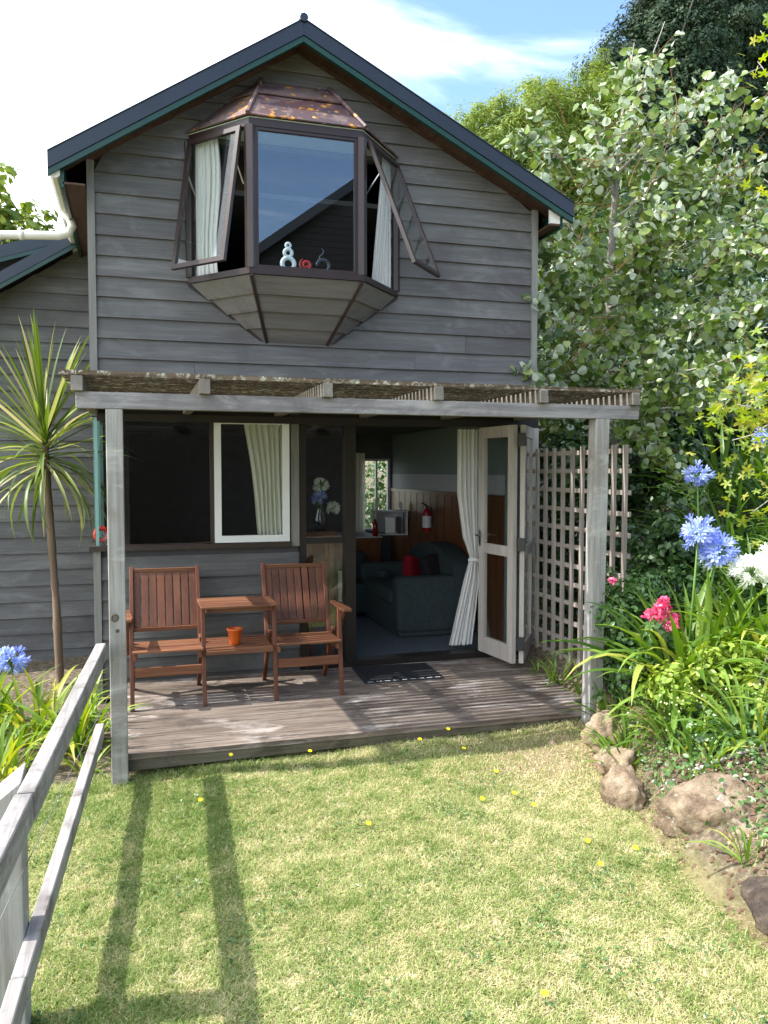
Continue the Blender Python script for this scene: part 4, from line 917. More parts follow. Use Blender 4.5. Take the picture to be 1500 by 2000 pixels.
for (bx, by, sx, sy, k_, yy_) in ((1190, 640, 40, 90, 900, .72), (1215, 300, 50, 50, 200, .8), (1150, 560, 70, 60, 700, .7), (1300, 600, 110, 90, 900, .6), (1400, 400, 90, 80, 600, .5), (1380, 700, 90, 60, 600, .2)):
    for q in range(k_ // 24):
        c_ = at(bx + rng.normal(0, sx), by + rng.normal(0, sy), yy_ + rng.normal(0, .15)) - PO
        if sx == 40 and abs(c_.z + .5 - 3.9) < .5: continue
        for g in range(14): lp.append(c_ + Vector(rng.normal(size=3)) * .10); ln_.append(Vector(rng.normal(size=3)) + Vector((-.5, -.5, .7)))
lp = np.array([tuple(p) for p in lp]); ln_ = np.array([tuple(p) for p in ln_])
camd = np.linalg.norm(lp + np.array(PO) - np.array(cam.location), axis=1); order = np.argsort(camd + rng.normal(0, .25, len(camd)))
big, rest = order[:270], order[270:]
tone = np.clip(rng.normal(.42, .27, len(lp)), 0, 1)
pf = link('foliage', leafmesh('foliage', lp[rest], ln_[rest], rng.uniform(.05, .115, len(rest)), tone[rest], T_POP, L_POP, droop=.6), None, pop); pf['kind'] = 'stuff'
pm = bpy.data.meshes.new('leaf'); pm.from_pydata(T_POP[0], [], T_POP[1]); pm.materials.append(L_POPO)
for i in big: link('leaf', pm, None, pop, Vector(lp[i]), (rng.uniform(-1.3, 1.3), rng.uniform(-1.3, 1.3), rng.uniform(0, 6.28)), rng.uniform(.07, .11))
tw = MB()
for i in range(60):
    a_ = at(rng.uniform(1060, 1450), rng.uniform(240, 800), .45 + rng.normal(0, .1)) - PO; L = rng.uniform(.3, .9); d_ = Vector((rng.normal(.6, .5), rng.normal(0, .2), rng.normal(.5, .35))).normalized()
    tw.tube([a_, a_ + d_ * L * .5 + Vector(rng.normal(size=3)) * .03, a_ + d_ * L], [.006, .0045, .002], 4, False)
tw.build('twigs', TWIG, pop)
# strap leaves
def strap(L, W, droop, fold=.25, k=8, rise=1.0, tip=.35):
    vs, fs = [], []
    x, z, a = 0, 0, rise
    for i in range(k + 1):
        f = i / k; wd = W * (1 if f < .55 else max(.04, 1 - ((f - .55) / .45) ** 1.6)) * (.75 + .25 * min(1, f * 5))
        h = wd * fold; vs += [(x, -wd / 2, z + h), (x, 0, z), (x, wd / 2, z + h)]
        a -= droop / k * (.4 + 1.3 * f); x += L / k * math.cos(a); z += L / k * math.sin(a)
    for i in range(k): b_ = i * 3; fs += [(b_, b_ + 1, b_ + 4, b_ + 3), (b_ + 1, b_ + 2, b_ + 5, b_ + 4)]
    return vs, fs
def strapmeshes(mat, W, specs, L=1.0):
    out = []
    for (rise, dr_) in specs:
        me = bpy.data.meshes.new('leaf'); v_, f_ = strap(L, W, dr_, rise=rise); me.from_pydata(v_, [], f_); me.polygons.foreach_set('use_smooth', [True] * len(f_)); me.materials.append(mat); out.append(me)
    return out
SP = [(1.4, .8), (1.25, 1.3), (1.05, 1.1), (.9, 1.5), (1.35, .5), (.7, 1.1), (1.15, 1.9)]
ME_A = strapmeshes(L_AGA, .055, SP); ME_D = strapmeshes(L_AGAD, .045, SP); ME_Y = strapmeshes(L_AGAY, .06, SP)
def agapanthus(x, y, n, L, meshes, label, spread=.12, z=None, name='agapanthus', group='agapanthus clumps in the garden', cat='plant', lean=(0, 0)):
    z0 = g1(x, y) if z is None else z
    rt = tag(empty(name, (x, y, z0)), label, cat, group)
    for i in range(n):
        a = rng.uniform(0, 2 * math.pi); q = spread * rng.random() ** .5
        link('leaf', meshes[rng.integers(len(meshes))], None, rt, (q * math.cos(a), q * math.sin(a), -.01), (rng.normal(0, .10) + lean[0], rng.normal(0, .14) + lean[1], a + rng.normal(0, .5)), L * rng.uniform(.65, 1.15))
    return rt
# florets
def floret_mesh(name, mat, L=.045, Rr=.022, petals=6):
    vs = [(0, 0, 0)]; fs = []
    for i in range(petals):
        a = 2 * math.pi * i / petals; h = .42
        b_ = len(vs)
        for (da, r_, z_) in ((-h, Rr * .35, L * .5), (h, Rr * .35, L * .5), (h * .75, Rr * .8, L * .85), (0, Rr * 1.15, L * .98), (-h * .75, Rr * .8, L * .85)):
            vs.append((r_ * math.cos(a + da), r_ * math.sin(a + da), z_))
        fs += [(0, b_, b_ + 1), (b_, b_ + 4, b_ + 3, b_ + 2, b_ + 1)]
    me = bpy.data.meshes.new(name); me.from_pydata(vs, [], fs); me.materials.append(mat); return me
FB, FW = floret_mesh('floret', BLUEF), floret_mesh('floret', WHITEF)
GREEN_ST = plain('green_stalk', (.10, .20, .04), .5, .4)
def umbel(parent, top, base, n, rad, fm, scale=1.0, squash=.85):
    top = Vector(top); base = Vector(base); mid = base.lerp(top, .5) + Vector((rng.normal(0, .03), rng.normal(0, .03), 0))
    inv_ = Vector(parent.location)
    MB().tube([base - inv_, mid - inv_, top - inv_], [.009, .008, .007], 6).build('flower_stalk', GREEN_ST, parent, smooth=True)
    hd = MB(); ds = []
    for i in range(n):
        ph = math.acos(1 - 1.75 * (i + .5) / n); th = i * 2.39996
        d = Vector((math.sin(ph) * math.cos(th), math.sin(ph) * math.sin(th), math.cos(ph) * squash)) + Vector(rng.normal(size=3)) * .20; ds.append(d)
        hd.tube([(0, 0, 0), tuple(d * (rad - .035 * scale))], [.0016, .0014], 3, False)
    h = hd.build('flower_head', GREEN_ST, parent, loc=top - inv_)
    for d in ds:
        o = link('floret', fm, None, h, d * (rad - .042 * scale) * rng.uniform(.62, 1.12)); o.rotation_euler = d.to_track_quat('Z', 'Y').to_euler(); o.scale = (scale * rng.uniform(.8, 1.35),) * 3
# right bank agapanthus
c1_ = agapanthus(3.45, -2.5, 130, .84, ME_A, 'large bright green agapanthus clump with two tall blue flower heads near the right post', .20)
umbel(c1_, (3.40, -2.62, 1.33), (3.42, -2.5, .35), 52, .105, FB, 1.1); umbel(c1_, (3.52, -2.66, 1.22), (3.46, -2.52, .35), 58, .115, FB, 1.15)
c2_ = agapanthus(3.85, -2.75, 100, .70, ME_A, 'agapanthus clump with round white flower heads at the right edge', .2)
umbel(c2_, (3.68, -2.78, 1.10), (3.78, -2.75, .45), 70, .125, FW, 1.15); umbel(c2_, (3.90, -2.72, 1.16), (3.86, -2.75, .45), 60, .11, FW, 1.15)
c3_ = agapanthus(4.05, -1.85, 70, .62, ME_D, 'darker agapanthus clump with one blue head, up the bank behind the trellis end', .25)
umbel(c3_, (3.90, -1.95, 1.695), (4.0, -1.85, .7), 34, .095, FB, 1.05)
c4_ = agapanthus(4.6, -2.2, 80, .62, ME_D, 'agapanthus with a blue head at the right frame edge under the maple leaves', .3)
umbel(c4_, (4.30, -2.2, 1.97), (4.5, -2.2, .9), 30, .095, FB, 1.05)
for (x, y, n, L, ms, lb, sp_) in (
    (4.9, -1.3, 90, .75, ME_D, 'dark arching agapanthus mass high on the bank below the poplar', .35),
    (5.4, -.4, 80, .8, ME_D, 'dark strap leaved mass highest on the bank below the poplar', .4),
    (4.3, -.9, 80, .7, ME_D, 'shaded strap leaved clump directly behind the trellis', .3),
    (5.5, -1.9, 80, .8, ME_D, 'strap leaved clump at the far right of the upper bank', .4),
    (3.32, -.98, 34, .32, ME_A, 'small strap leaved clump between deck and trellis foot', .07),
    (3.33, -1.38, 26, .30, ME_A, 'strap leaved tuft at the deck corner just behind the right post', .06),
    (3.30, -.70, 20, .26, ME_A, 'smallest strap leaved tuft at the trellis foot beside the doors', .05),
    (3.75, -2.2, 80, .62, ME_A, 'bright strap leaved clump between the blue flowers and the rose bush', .22),
    (4.25, -1.35, 90, .75, ME_D, 'dark clump just behind the end of the trellis', .3),
    (4.6, -2.5, 80, .7, ME_A, 'tall strap leaved clump at the right edge above the white flowers', .3),
    (6.2, -.6, 90, .95, ME_D, 'long leaved clump on the steep bank under the maple leaves', .5),
    (6.5, .8, 90, 1.0, ME_D, 'deeply shaded strap leaved mass beneath the poplar branches', .5),
    (2.92, -2.62, 34, .36, ME_A, 'leafy strap tuft on the bark just above the pale rocks', .10),
    (3.06, -2.85, 40, .40, ME_A, 'strap leaved clump under the lime shrub', .12),
    (2.86, -3.38, 26, .34, ME_A, 'sprawling tuft behind the upright orange rock', .10),
    (3.35, -3.75, 60, .5, ME_A, 'strap leaved clump at the right edge below the white flowers', .14),
    (2.98, -3.05, 48, .40, ME_A, 'arching strap leaved clump behind the pale rocks', .12),
    (3.12, -3.42, 50, .42, ME_A, 'strap leaved clump above the large brown rock', .12),
    (2.80, -2.75, 26, .34, ME_A, 'thin leaved tuft beside the pair of upright rocks', .08),
    (3.12, -2.12, 30, .36, ME_A, 'strap leaved tuft at the foot of the right post', .08),
    (3.55, -3.55, 60, .60, ME_A, 'broad leaved clump cut by the right edge above the bark bed', .14),
    (3.95, -3.35, 70, .62, ME_A, 'upper broad leaved clump at the right edge beside the white flowers', .18),
    (2.52, -4.12, 11, .27, ME_A, 'young strap leaved plant by the dark slab rock', .03),
    (2.72, -4.28, 8, .26, ME_A, 'young plant with few leaves beside the frame edge behind the slab', .03)):
    agapanthus(x, y, n, L, ms, lb, sp_)
# left bed
c5 = agapanthus(-.72, -.75, 75, .60, ME_Y, 'yellow green agapanthus clump between the cabbage tree and fence', .2)
c6 = agapanthus(-1.15, -.6, 60, .6, ME_Y, 'agapanthus clump with a blue flower head at the left frame edge', .2)
umbel(c6, (-.93, -.35, .30), (-1.0, -.5, .0), 55, .115, FB, 1.2)
agapanthus(-.42, -1.15, 55, .50, ME_Y, 'agapanthus clump with yellowing leaves against the left pergola post', .12)
agapanthus(-.85, -1.45, 60, .48, ME_Y, 'front agapanthus clump with yellow striped leaves behind the fence rails', .16)
agapanthus(-.34, -1.62, 14, .40, ME_Y, 'few drooping leaves between fence rail and left post', .05)
# cabbage tree
cd = tag(empty('cabbage_tree', (-.73, .75, g1(-.73, .75))), 'slender cabbage tree with a spiky crown in front of the left wing', 'tree'); CD = Vector(cd.location)
tp = [Vector((-.68, .75, -.3)) - CD, Vector((-.70, .75, .5)) - CD, Vector((-.735, .75, 1.2)) - CD, Vector((-.76, .75, 1.75)) - CD, Vector((-.775, .75, 2.12)) - CD]
ps = []; 
for i in range(40):
    f = i / 39 * 4; k = min(3, int(f)); ps.append(tp[k].lerp(tp[k + 1], f - k))
MB().tube(ps, [(.036 - .008 * i / 39) * (1 + .09 * math.sin(i * 2.6) + rng.normal(0, .06)) for i in range(40)], 12).build('trunk', CORDB, cd, smooth=True)
ME_C = strapmeshes(L_CORD, .036, [(.0, .15), (.0, .5), (.0, 1.0), (.0, 1.5), (0, .8)])
for i in range(120):
    f = i / 119; el = 1.38 - f * 1.95 + rng.normal(0, .12); az = i * 2.39996 + rng.normal(0, .2)
    h = 2.10 - .36 * f
    p = Vector((-.77, .75, h)) - CD; fl = max(0, min(4, int(abs(f * 3.2 + rng.normal(0, .6))))); 
    m_ = ME_C[0] if f < .22 else ME_C[min(3, fl)]
    q = Matrix.Rotation(az, 4, 'Z') @ Matrix.Rotation(-el, 4, 'Y') @ Matrix.Rotation(rng.normal(0, .25), 4, 'X')
    link('leaf', m_, None, cd, p, q.to_euler(), rng.uniform(.70, 1.0) * (1.12 if f < .3 else 1.0))
# shrubs
def shrub(name, label, base, blobs, mat, size, tmpl, n, cr=.09, per=16, group=None, stems=True, cat='shrub'):
    rt = tag(empty(name, base), label, cat, group); P, D, T = [], [], []; b0 = np.array(base)
    for (c, r) in blobs:
        p, d, tt = clumps(np.array(c) - b0, r, n, cr, per, .85); P.append(p); D.append(d); T.append(tt)
    P = np.concatenate(P); D = np.concatenate(D); T = np.concatenate(T)
    mb = MB(); 
    for i in range(14 if stems else 3): limb(mb, (rng.normal(0, .03), rng.normal(0, .03), -.1), P[rng.integers(len(P))], .010, .003, .08, 5, 5)
    mb.build('stems', FOLI_STEM, rt)
    o = link('foliage', leafmesh('foliage', P, D, size * rng.uniform(.6, 1.25, len(P)), T, tmpl, mat), None, rt); o['kind'] = 'stuff'; return rt
shrub('garden_bush', 'leafy bush outside the small back window of the room', (3.6, 6.0, g1(3.6, 6)), [((3.4, 5.6, .9), (.7, .5, .8)), ((4.1, 6.1, 1.5), (.8, .6, .9))], L_BOX, .07, T_OV, 120, .16, 16)
rs = shrub('rose_bush', 'rose bush with a pink bloom beside the right pergola post', (3.3, -2.0, g1(3.3, -2.0)), [((3.28, -2.05, .32), (.22, .2, .28)), ((3.25, -1.95, .68), (.18, .16, .25)), ((3.45, -2.1, .28), (.2, .2, .22)), ((3.50, -1.9, .80), (.2, .18, .22))], L_BOX, .042, T_OV, 85, .07, 15)
def rose(par, c, rad, n, label=None):
    P, D = blob_points((0, 0, 0), (rad, rad, rad * .85), n, .5, .3)
    link('flower', leafmesh('flower', P, D + rng.normal(size=(n, 3)) * .4, rad * .85 * rng.uniform(.7, 1.2, n), rng.random(n), T_OV, PINKF), None, par, Vector(c) - Vector(par.location))
rose(rs, (3.04, -2.22, 1.0), .025, 40)
rs2 = shrub('rose_bush', 'leafy rose stems carrying the large pink flower cluster', (3.3, -2.45, g1(3.3, -2.45)), [((3.22, -2.45, .42), (.16, .14, .2)), ((3.2, -2.5, .66), (.10, .1, .12))], L_BOX, .045, T_OV, 45, .06, 12)
for q in range(13): rose(rs2, (3.14 + rng.normal(0, .038), -2.62 + rng.normal(0, .025), .845 + rng.normal(0, .034)), .034, 44)
shrub('lime_shrub', 'lime green small leaved shrub dotted with pale berries on the bank', (3.35, -3.05, g1(3.35, -3.05)), [((3.10, -2.85, .42), (.20, .18, .14)), ((3.32, -3.0, .56), (.26, .2, .20)), ((3.62, -3.12, .62), (.26, .2, .22)), ((3.45, -3.2, .40), (.22, .2, .14))], L_YEL, .045, T_OV, 62, .06, 12)
lb_ = bpy.data.objects['lime_shrub']; s = MB()
for i in range(120):
    c = random.choice([(3.08, -3.0, .42), (3.0, -2.95, .36), (3.3, -3.2, .42), (3.45, -3.3, .50), (3.6, -3.3, .46)]); p = Vector(c) + Vector((rng.normal(0, .06), rng.normal(0, .05), rng.normal(0, .05))) - Vector(lb_.location); r_ = .009
    s.add([p + Vector(v_) * r_ for v_ in ((1, 0, 0), (-1, 0, 0), (0, 1, 0), (0, -1, 0), (0, 0, 1), (0, 0, -1))], [(0, 2, 4), (2, 1, 4), (1, 3, 4), (3, 0, 4), (2, 0, 5), (1, 2, 5), (3, 1, 5), (0, 3, 5)])
bo = s.build('berries', LIMEF, lb_, smooth=True); bo['kind'] = 'stuff'
shrub('dark_shrub', 'dark glossy shrub crowding the back of the trellis', (3.95, -.6, g1(3.95, -.6)), [((3.95, -.45, .9), (.28, .6, .7)), ((3.85, -.9, .5), (.22, .5, .5)), ((4.0, -1.5, .9), (.3, .3, .55)), ((4.2, .2, 1.6), (.4, .4, .6))], L_DARK, .07, T_OV, 130, .11, 18)
shrub('reddish_shrub', 'dark twiggy shrub with reddish shoots right of the trellis end', (3.75, -1.8, g1(3.75, -1.8)), [((3.72, -1.75, .72), (.2, .2, .3)), ((3.9, -1.95, .85), (.2, .2, .25))], L_BOX, .04, T_OV, 60, .08, 12)
# ivy like twig at the deck post
shrub('climber', 'small leaved climbing sprig on the trellis behind the right post', (3.42, -1.55, 0), [((3.42, -1.5, .9), (.06, .10, .12)), ((3.42, -1.6, .45), (.07, .12, .35))], L_BOX, .045, T_OV, 16, .06, 9)
# sprigs in front of the gable wall (poplar suckers)
# maple at the right edge
mp_ = tag(empty('maple', (5.1, -3.2, g1(5.1, -3.2))), 'lime green maple whose leaves hang in along the right edge', 'tree'); MPO = Vector(mp_.location)
ml = []; n_ = 15
for i in range(n_):
    a = math.pi / 2 + 2 * math.pi * i / n_; r_ = (.5, .17, .40)[i % 3] if i % 3 else .52
    ml.append((r_ * math.cos(a), .45 + r_ * math.sin(a), .03 * math.sin(i * 2.1)))
mm = bpy.data.meshes.new('leaf'); mm.from_pydata([(0, .42, 0)] + ml, [], [(0, i + 1, (i + 1) % n_ + 1) for i in range(n_)]); mm.materials.append(L_MAP)
limbs = [((1700, 500), (1560, 850), (1430, 860), -2.7), ((1700, 300), (1580, 200), (1485, 60), -2.4), ((1700, 500), (1600, 430), (1492, 350), -2.6), ((1700, 600), (1600, 640), (1490, 640), -2.6), ((1620, 900), (1520, 800), (1440, 790), -2.7), ((1700, 450), (1600, 280), (1480, 120), -2.5), ((1660, 800), (1560, 940), (1470, 1000), -2.5), ((1640, 760), (1540, 720), (1470, 800), -2.6)]
for (a, b_, c, y_) in limbs:
    A_, B_, C_ = at(*a, y_) - MPO, at(*b_, y_) - MPO, at(*c, y_) - MPO
    pts = [A_.lerp(B_, f).lerp(B_.lerp(C_, f), f) for f in np.linspace(0, 1, 8)]
    MB().tube(pts, [.012 - .009 * i / 7 for i in range(8)], 6).build('branch', PALEBARK, mp_, smooth=True)
    for i in range(34 if c[1] < 700 else 105):
        f = rng.uniform(.4, 1); k = min(6, int(f * 7)); p = pts[k].lerp(pts[k + 1], f * 7 - k) + Vector(rng.normal(size=3)) * (.085 if c[1] < 700 else .15)
        link('leaf', mm, None, mp_, p, (rng.normal(.5, .6), rng.normal(0, .6), rng.uniform(0, 6.28)), rng.uniform(.06, .11))
MB().tube([(0, 0, -.3), (.1, 0, 1.2), at(1700, 500, -2.6) - MPO], [.05, .04, .02], 8).build('trunk', PALEBARK, mp_, smooth=True)

# ---------------------------------------------------------------- rocks
def rock(c, r, mat, label, seed, rz=0, tilt=0, amp=.32, sub=3):
    bm = bmesh.new(); bmesh.ops.create_icosphere(bm, subdivisions=sub + 1, radius=1)
    rs_ = random.Random(seed); planes = [(Vector((rs_.gauss(0, 1), rs_.gauss(0, 1), rs_.gauss(0, .8))).normalized(), rs_.uniform(.68, .95)) for _ in range(11)]
    for v_ in bm.verts:
        p = v_.co.copy(); s_ = Vector((seed * 3.1, seed * 1.7, seed))
        cut = min([(dd / max(.05, p.dot(nn_))) if p.dot(nn_) > 0 else 9 for nn_, dd in planes] + [1.25]); q = cut * (.92 + amp * .5 * noise.noise(p * .9 + s_)) + amp * .3 * noise.noise(p * 1.9 + s_) + amp * .45 * noise.noise(p * 2.3 + s_) + .06 * noise.noise(p * 6 + s_)
        p = p * q; m_ = max(abs(p.x), abs(p.y), abs(p.z)); p = p.lerp(p * (1 / max(m_, .001)) * .92, .12)
        v_.co = Vector((p.x * r[0], p.y * r[1], p.z * r[2])) + v_.co.normalized() * (.010 * noise.noise(v_.co * 9 + s_) + .011 * abs(noise.noise(v_.co * 4 + s_)) * (r[0] / .12) + .008 * noise.noise(v_.co * 17))
    me = bpy.data.meshes.new('rock'); bm.to_mesh(me); bm.free(); me.materials.append(mat)
    me.polygons.foreach_set('use_smooth', [True] * len(me.polygons))
    o = link('rock', me, None, None, c, (tilt, tilt * .5, rz)); tag(o, label, 'rock', 'rocks edging the planted bank'); return o
rock((3.17, -2.0, .03), (.10, .09, .13), ROCKA, 'small ochre rock at the foot of the right post', 1.3)
rock((2.84, -2.42, .02), (.13, .11, .15), ROCKA, 'pale rounded rock second from the post', 2.1, .3)
rock((2.73, -2.76, -.02), (.15, .13, .10), ROCKA, 'low buff rock between the pale and the orange upright ones', 3.4, .8)
rock((2.54, -3.16, -.06), (.085, .13, .15), ROCKB, 'upright orange brown rock at the lawn corner', 4.2, .4)
rock((2.66, -3.68, .05), (.235, .17, .175), ROCKB, 'largest brown boulder at the lawn edge', 5.6, -.35, 0, .25, 3)
rock((2.70, -3.93, .02), (.13, .09, .09), ROCKA, 'small tan rock leaning on the largest boulder', 6.5, .3, .3)
rock((2.60, -4.44, -.06), (.32, .26, .15), ROCKC, 'dark flat slab cut by the right edge of the view', 7.7, -.5, -.12, .22)
rock((2.62, -2.18, -.10), (.035, .03, .03), ROCKA, 'tiny white stone on the bare soil near the pale rock', 8.8)
# ---------------------------------------------------------------- opposite house (its gable mirrors in the bay glass)
oh = tag(empty('opposite_house', (7, -16, 0)), 'dark boarded gabled house across the garden behind the viewer', 'house'); OH = Vector((7, -16, 0))
gab = [(-1.2, 4.4), (7.1, 10.6), (15.4, 4.4)]
s = MB(); s.prism([Vector(p) - OH for p in ((-1.0, -16, -.5), (15, -16, -.5), (15, -16, 4.5), (7.1, -16, 10.4), (-1.0, -16, 4.5))], (0, -7, 0)); s.build('wall', BROWND, oh)
for i in range(60):
    z_ = -.1 + i * .175; a = -1.0 if z_ < 4.4 else -1.0 + (z_ - 4.4) * 1.345; b_ = 15 if z_ < 4.4 else 15 - (z_ - 4.4) * 1.345
    if b_ - a > .3: MB().hexa([(a - OH.x, .03, z_), (b_ - OH.x, .03, z_), (b_ - OH.x, 0, z_), (a - OH.x, 0, z_)], [(a + .2 - OH.x, .02, z_ + .17), (b_ - .2 - OH.x, .02, z_ + .17), (b_ - .2 - OH.x, 0, z_ + .17), (a + .2 - OH.x, 0, z_ + .17)]).build('weatherboard', BROWND, oh)
for (p, q) in ((gab[0], gab[1]), (gab[1], gab[2])):
    MB().hexa([(p[0] - OH.x, .5, p[1] - .28), (q[0] - OH.x, .5, q[1] - .28), (q[0] - OH.x, -7.5, q[1] - .28), (p[0] - OH.x, -7.5, p[1] - .28)], [(p[0] - OH.x, .5, p[1]), (q[0] - OH.x, .5, q[1]), (q[0] - OH.x, -7.5, q[1]), (p[0] - OH.x, -7.5, p[1])]).build('roof', ROOFM, oh)
# ---------------------------------------------------------------- lawn grass
def grass(name, n, x0, x1, y0, y1, hmin, hmax, wd, keep, lab):
    x = rng.uniform(x0, x1, n); y = rng.uniform(y0, y1, n); k = keep(x, y); x, y = x[k], y[k]; n = len(x)
    z = gz(x, y) + .012 * np.sin(x * 5.1 + y * 2) * np.sin(y * 3.7)
    pn = np.array([noise.noise(Vector((a * 1.5, b_ * 1.5, 3))) + 1.3 * noise.noise(Vector((a * 9, b_ * 9, 9))) + .8 * noise.noise(Vector((a * 22, b_ * 22, 5))) for a, b_ in zip(x, y)])
    dry = np.clip(.43 + .26 * pn + .16 * np.clip((x - .2) / 2.2, 0, 1) + rng.normal(0, .27, n), 0, 1)
    dry = dry - .09 * (x < .5)
    h = rng.uniform(hmin, hmax, n) * (1.2 - .6 * dry); h *= 1 + .9 * (y > -1.98) * (rng.random(n) < .4)
    a = rng.uniform(0, 2 * np.pi, n); d = np.stack([np.cos(a), np.sin(a), 0 * a], 1); s_ = np.stack([-np.sin(a), np.cos(a), 0 * a], 1)
    le = rng.uniform(.2, 1.5, n) * (1 + dry); b0 = np.stack([x, y, z - .003], 1); w_ = wd * rng.uniform(.6, 1.4, n)
    mid = b0 + d * (h * le * .35)[:, None] + np.array([0, 0, 1]) * (h * .6)[:, None]; tip = b0 + d * (h * le)[:, None] + np.array([0, 0, 1]) * (h * rng.uniform(.55, 1, n))[:, None]
    V = np.stack([b0 - s_ * w_[:, None] / 2, b0 + s_ * w_[:, None] / 2, mid + s_ * w_[:, None] * .4, mid - s_ * w_[:, None] * .4, tip], 1).reshape(-1, 3)
    loops = (np.arange(n)[:, None] * 5 + np.array([0, 1, 2, 3, 3, 2, 4])[None]).ravel(); tot = np.tile([4, 3], n)
    me = bpy.data.meshes.new(name); me.vertices.add(len(V)); me.vertices.foreach_set('co', V.astype('f').ravel()); me.loops.add(len(loops)); me.loops.foreach_set('vertex_index', loops.astype('i'))
    me.polygons.add(2 * n); me.polygons.foreach_set('loop_start', np.concatenate([[0], np.cumsum(tot)[:-1]]).astype('i')); me.update(calc_edges=True)
    at_ = me.attributes.new('tone', 'FLOAT', 'POINT'); at_.data.foreach_set('value', np.repeat(np.clip(dry, 0, 1), 5).astype('f')); me.materials.append(L_GRASS)
    o = link(name, me); o['kind'] = 'stuff'; o['label'] = lab; return o
def keep_lawn(x, y):
    edge = rline(y) - x; nz_ = np.sin(x * 9 + y * 5) * .05
    bare_ = np.hypot((x - 2.55) / .75, (y + 2.3) / .65) + rng.normal(0, .25, len(x)) > 1
    return (edge > -.05 + nz_ * 1.6) & ((y < -1.80) | (x < -.2)) & (x > -.75) & (bare_ | (rng.random(len(x)) < .25)) & ~((x < -.3) & (y > -1.8))
grass('grass', 440000, -.75, 3.0, -5.3, -1.72, .011, .032, .0033, keep_lawn, 'short mown lawn, green and straw coloured')
grass('grass', 60000, -4, 3.0, -9.5, -5.3, .02, .04, .008, lambda x, y: rline(y) - x > .03, 'lawn behind the viewer')
# bark mulch and stones on the bed
def litter(name, n, mat, smin, smax, region, lab):
    vs = []; fs = []
    for i in range(n):
        x, y = region(); z_ = g1(x, y); s_ = random.uniform(smin, smax); M_ = Matrix.Rotation(random.uniform(0, 6.28), 3, 'Z') @ Matrix.Rotation(random.uniform(-.5, .5), 3, 'X')
        b_ = len(vs)
        for q in ((-1, -.5, 0), (1, -.4, 0), (.8, .5, 0), (-.9, .45, 0), (-.6, -.2, .5), (.5, -.2, .45), (.5, .2, .5), (-.5, .25, .4)):
            vs.append(tuple(Vector((x, y, z_)) + M_ @ (Vector(q) * s_)))
        fs += [(b_ + 4, b_ + 5, b_ + 6, b_ + 7)] + [(b_ + i_, b_ + (i_ + 1) % 4, b_ + 4 + (i_ + 1) % 4, b_ + 4 + i_) for i_ in range(4)]
    o = MB().add(vs, fs).build(name, mat); o['kind'] = 'stuff'; o['label'] = lab
def bedpt():
    while True:
        y = random.uniform(-4.9, -1.6); x = rline(y) + random.random() ** 1.3 * 1.5
        return float(x), y
litter('bark_mulch', 3200, wood('bark_chip', (.05, .03, .02), (.14, .09, .06), (.26, .19, .13), 'x', tone=0), .008, .03, bedpt, 'bark chips on the planted bank')
litter('white_pebbles', 120, plain('white_pebble', (.66, .64, .60), .8, .2), .007, .02, lambda: (random.uniform(2.62, 3.4), random.uniform(-3.8, -3.0)), 'white pebbles and shells among the bark')
litter('dry_leaves', 260, plain('dry_leaf', (.40, .30, .18), .8, .2, var=.4), .006, .018, lambda: (lambda y: (float(rline(y)) + random.uniform(-.35, .3), y))(random.uniform(-4.6, -2.0)), 'dry leaf litter along the rock edge')
tag(MB().tube([(2.86, -3.42, g1(2.86, -3.42) + .03), (3.02, -3.50, g1(3.0, -3.5) + .03), (3.2, -3.62, g1(3.2, -3.62) + .02)], [.012, .014, .006], 6).build('driftwood', PALEBARK, smooth=True), 'bleached white stick lying on the bark above the largest boulder', 'stick')
# yellow lawn flowers
fm = MB()
for i in range(10):
    a = 2 * math.pi * i / 10; fm.add([(0, 0, 0), (.9 * math.cos(a - .28), .9 * math.sin(a - .28), .15), (1.1 * math.cos(a), 1.1 * math.sin(a), .05), (.9 * math.cos(a + .28), .9 * math.sin(a + .28), .15)], [(0, 1, 2, 3)])
fme = fm.mesh('petals', YELF); 
FL = [(.536, -1.90, 'beside the deck near the left post', .10), (.316, -2.378, 'in front of the garden seat', .04), (1.039, -1.90, 'tucked under the middle of the deck edge', .06), (1.762, -1.969, 'left of the pair by the deck edge', .07), (2.0, -1.87, 'right of the pair by the deck edge', .08), (2.003, -2.145, 'just in front of the deck edge pair', .04), (1.814, -2.874, 'left one of the two beside the bare soil', .03), (2.015, -2.866, 'right one of the two beside the bare soil', .03), (2.049, -2.542, 'between deck and bare soil', .03), (1.134, -2.955, 'alone in the middle of the lawn', .03), (2.048, -3.039, 'nearest the upright orange rock', .03), (2.104, -3.501, 'left of the largest boulder', .03), (1.357, -4.469, 'in the foreground close to the viewer', .04), (2.042, -3.719, 'lowest of those beside the boulders', .03), (2.284, -3.64, 'right against the largest boulder', .03)]
for (x, y, d_, h) in FL:
    z0 = g1(x, y); r_ = tag(empty('lawn_flower', (x, y, z0)), 'yellow daisy like flower ' + d_, 'flower', 'yellow flowers in the lawn')
    MB().tube([(0, 0, 0), (.004, 0, h * .6), (0, 0, h)], .0018, 4).build('stem', GREEN_ST, r_)
    link('flower_head', fme, None, r_, (0, 0, h), (R(random.uniform(15, 40)), 0, 0), .0135)
vs_ = tag(empty('flower_vase', (1.62, .42, .03)), 'vase of white and blue flowers behind the narrow fixed pane', 'vase')
MB().lathe([(0, 1.15), (.05, 1.15), (.06, 1.25), (.03, 1.36), (.035, 1.38)], 16).build('vase_body', BLACKG, vs_, smooth=True)
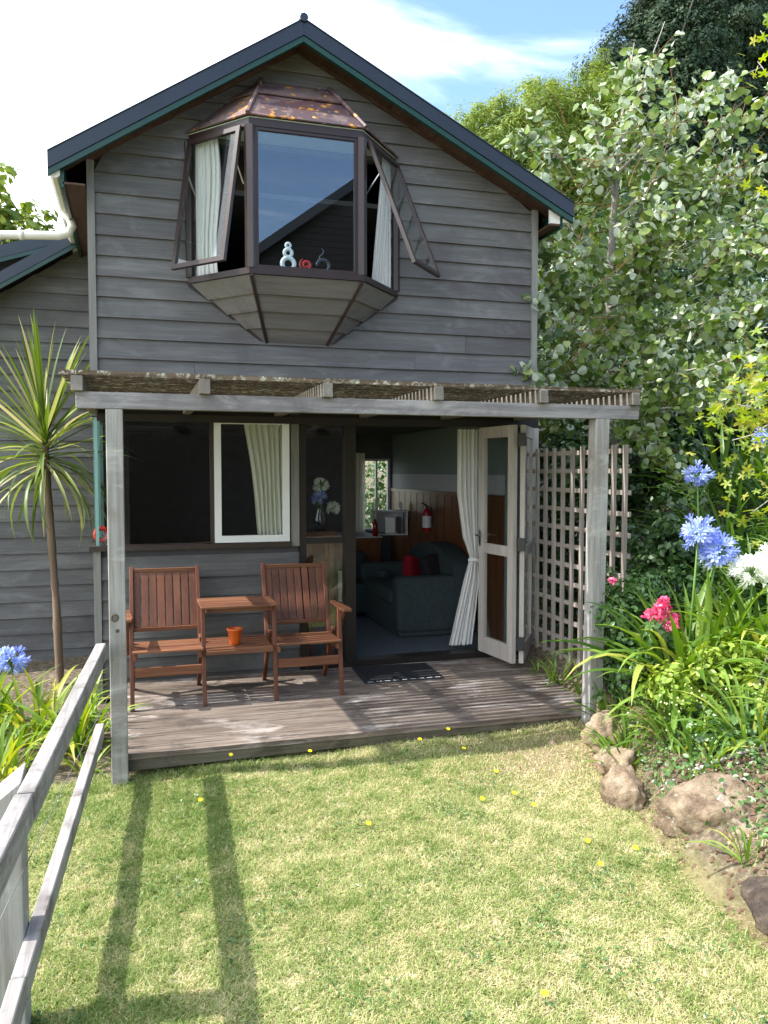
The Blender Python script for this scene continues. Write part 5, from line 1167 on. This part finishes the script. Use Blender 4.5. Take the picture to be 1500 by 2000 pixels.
MB().box(-.16, .12, -.12, .14, 1.10, 1.148).box(-.14, -.10, -.1, -.06, 0, 1.10).box(.06, .10, -.1, -.06, 0, 1.1).box(-.14, -.10, .08, .12, 0, 1.10).box(.06, .10, .08, .12, 0, 1.1).build('stand', CHAIRX, vs_)
umbel(vs_, (1.625, .42, 1.60), (1.62, .42, 1.36), 26, .075, FW, 1.0); umbel(vs_, (1.60, .38, 1.49), (1.62, .42, 1.36), 26, .07, FB, 1.0); umbel(vs_, (1.74, .42, 1.38), (1.64, .42, 1.3), 20, .06, FW, 1.0)
tag(MB().torus((0, 0, .06), .05, .018).build('ring_ornament', REDG, smooth=True, loc=(-.285, .1, 1.15)), 'red glazed ring ornament at the left corner of the window', 'ornament')

# leafy ground cover on the upper bank
def cover(n, x0, x1, y0, y1, size, mat, lab):
    x = rng.uniform(x0, x1, n); y = rng.uniform(y0, y1, n); k = x > rline(y) + (.35 if size > .04 else .08); x, y = x[k], y[k]; z = gz(x, y) + rng.uniform(0, .14, len(x))
    P = np.stack([x, y, z], 1); D = rng.normal(size=P.shape) * .6 + np.array([-.2, -.3, 1])
    o = link('ground_cover', leafmesh('ground_cover', P, D, size * rng.uniform(.6, 1.3, len(x)), rng.random(len(x)), T_OV, mat)); o['kind'] = 'stuff'; o['label'] = lab
cover(26000, 3.4, 9, -4.2, 3.0, .07, L_DARK, 'low leafy ground cover on the planted bank')
cover(2600, 2.55, 3.3, -4.9, -2.3, .03, L_BOX, 'small weeds on the bark bed')
grass('grass', 16000, 2.1, 3.3, -5, -1.9, .02, .05, .004, lambda x, y: (x > rline(y) - .1) & (np.sin(x * 11 + 1) * np.sin(y * 8) + rng.normal(0, .35, len(x)) > .45), 'sparse grass growing through the bark bed')
cover(5000, 2.9, 4.2, -3.4, -1.7, .05, L_BOX, 'small leaved ground cover between the clumps')

# clover and small weeds among the grass
def weeds(n, size, mat, lab):
    x = rng.uniform(-.6, 3, n); y = rng.uniform(-5.2, -1.9, n)
    pn = np.array([noise.noise(Vector((a * 3.3, b_ * 3.3, 21))) for a, b_ in zip(x, y)]); k = (pn + rng.normal(0, .18, n) > .22) & keep_lawn(x, y); x, y = x[k], y[k]
    z = gz(x, y) + .012 * np.sin(x * 5.1 + y * 2) * np.sin(y * 3.7) + rng.uniform(.004, .02, len(x))
    o = link('clover', leafmesh('clover', np.stack([x, y, z], 1), rng.normal(size=(len(x), 3)) * .35 + np.array([0, 0, 1]), size * rng.uniform(.6, 1.3, len(x)), rng.random(len(x)), T_OV, mat)); o['kind'] = 'stuff'; o['label'] = lab
weeds(30000, .017, L_BOX, 'clover and small weeds in the lawn')
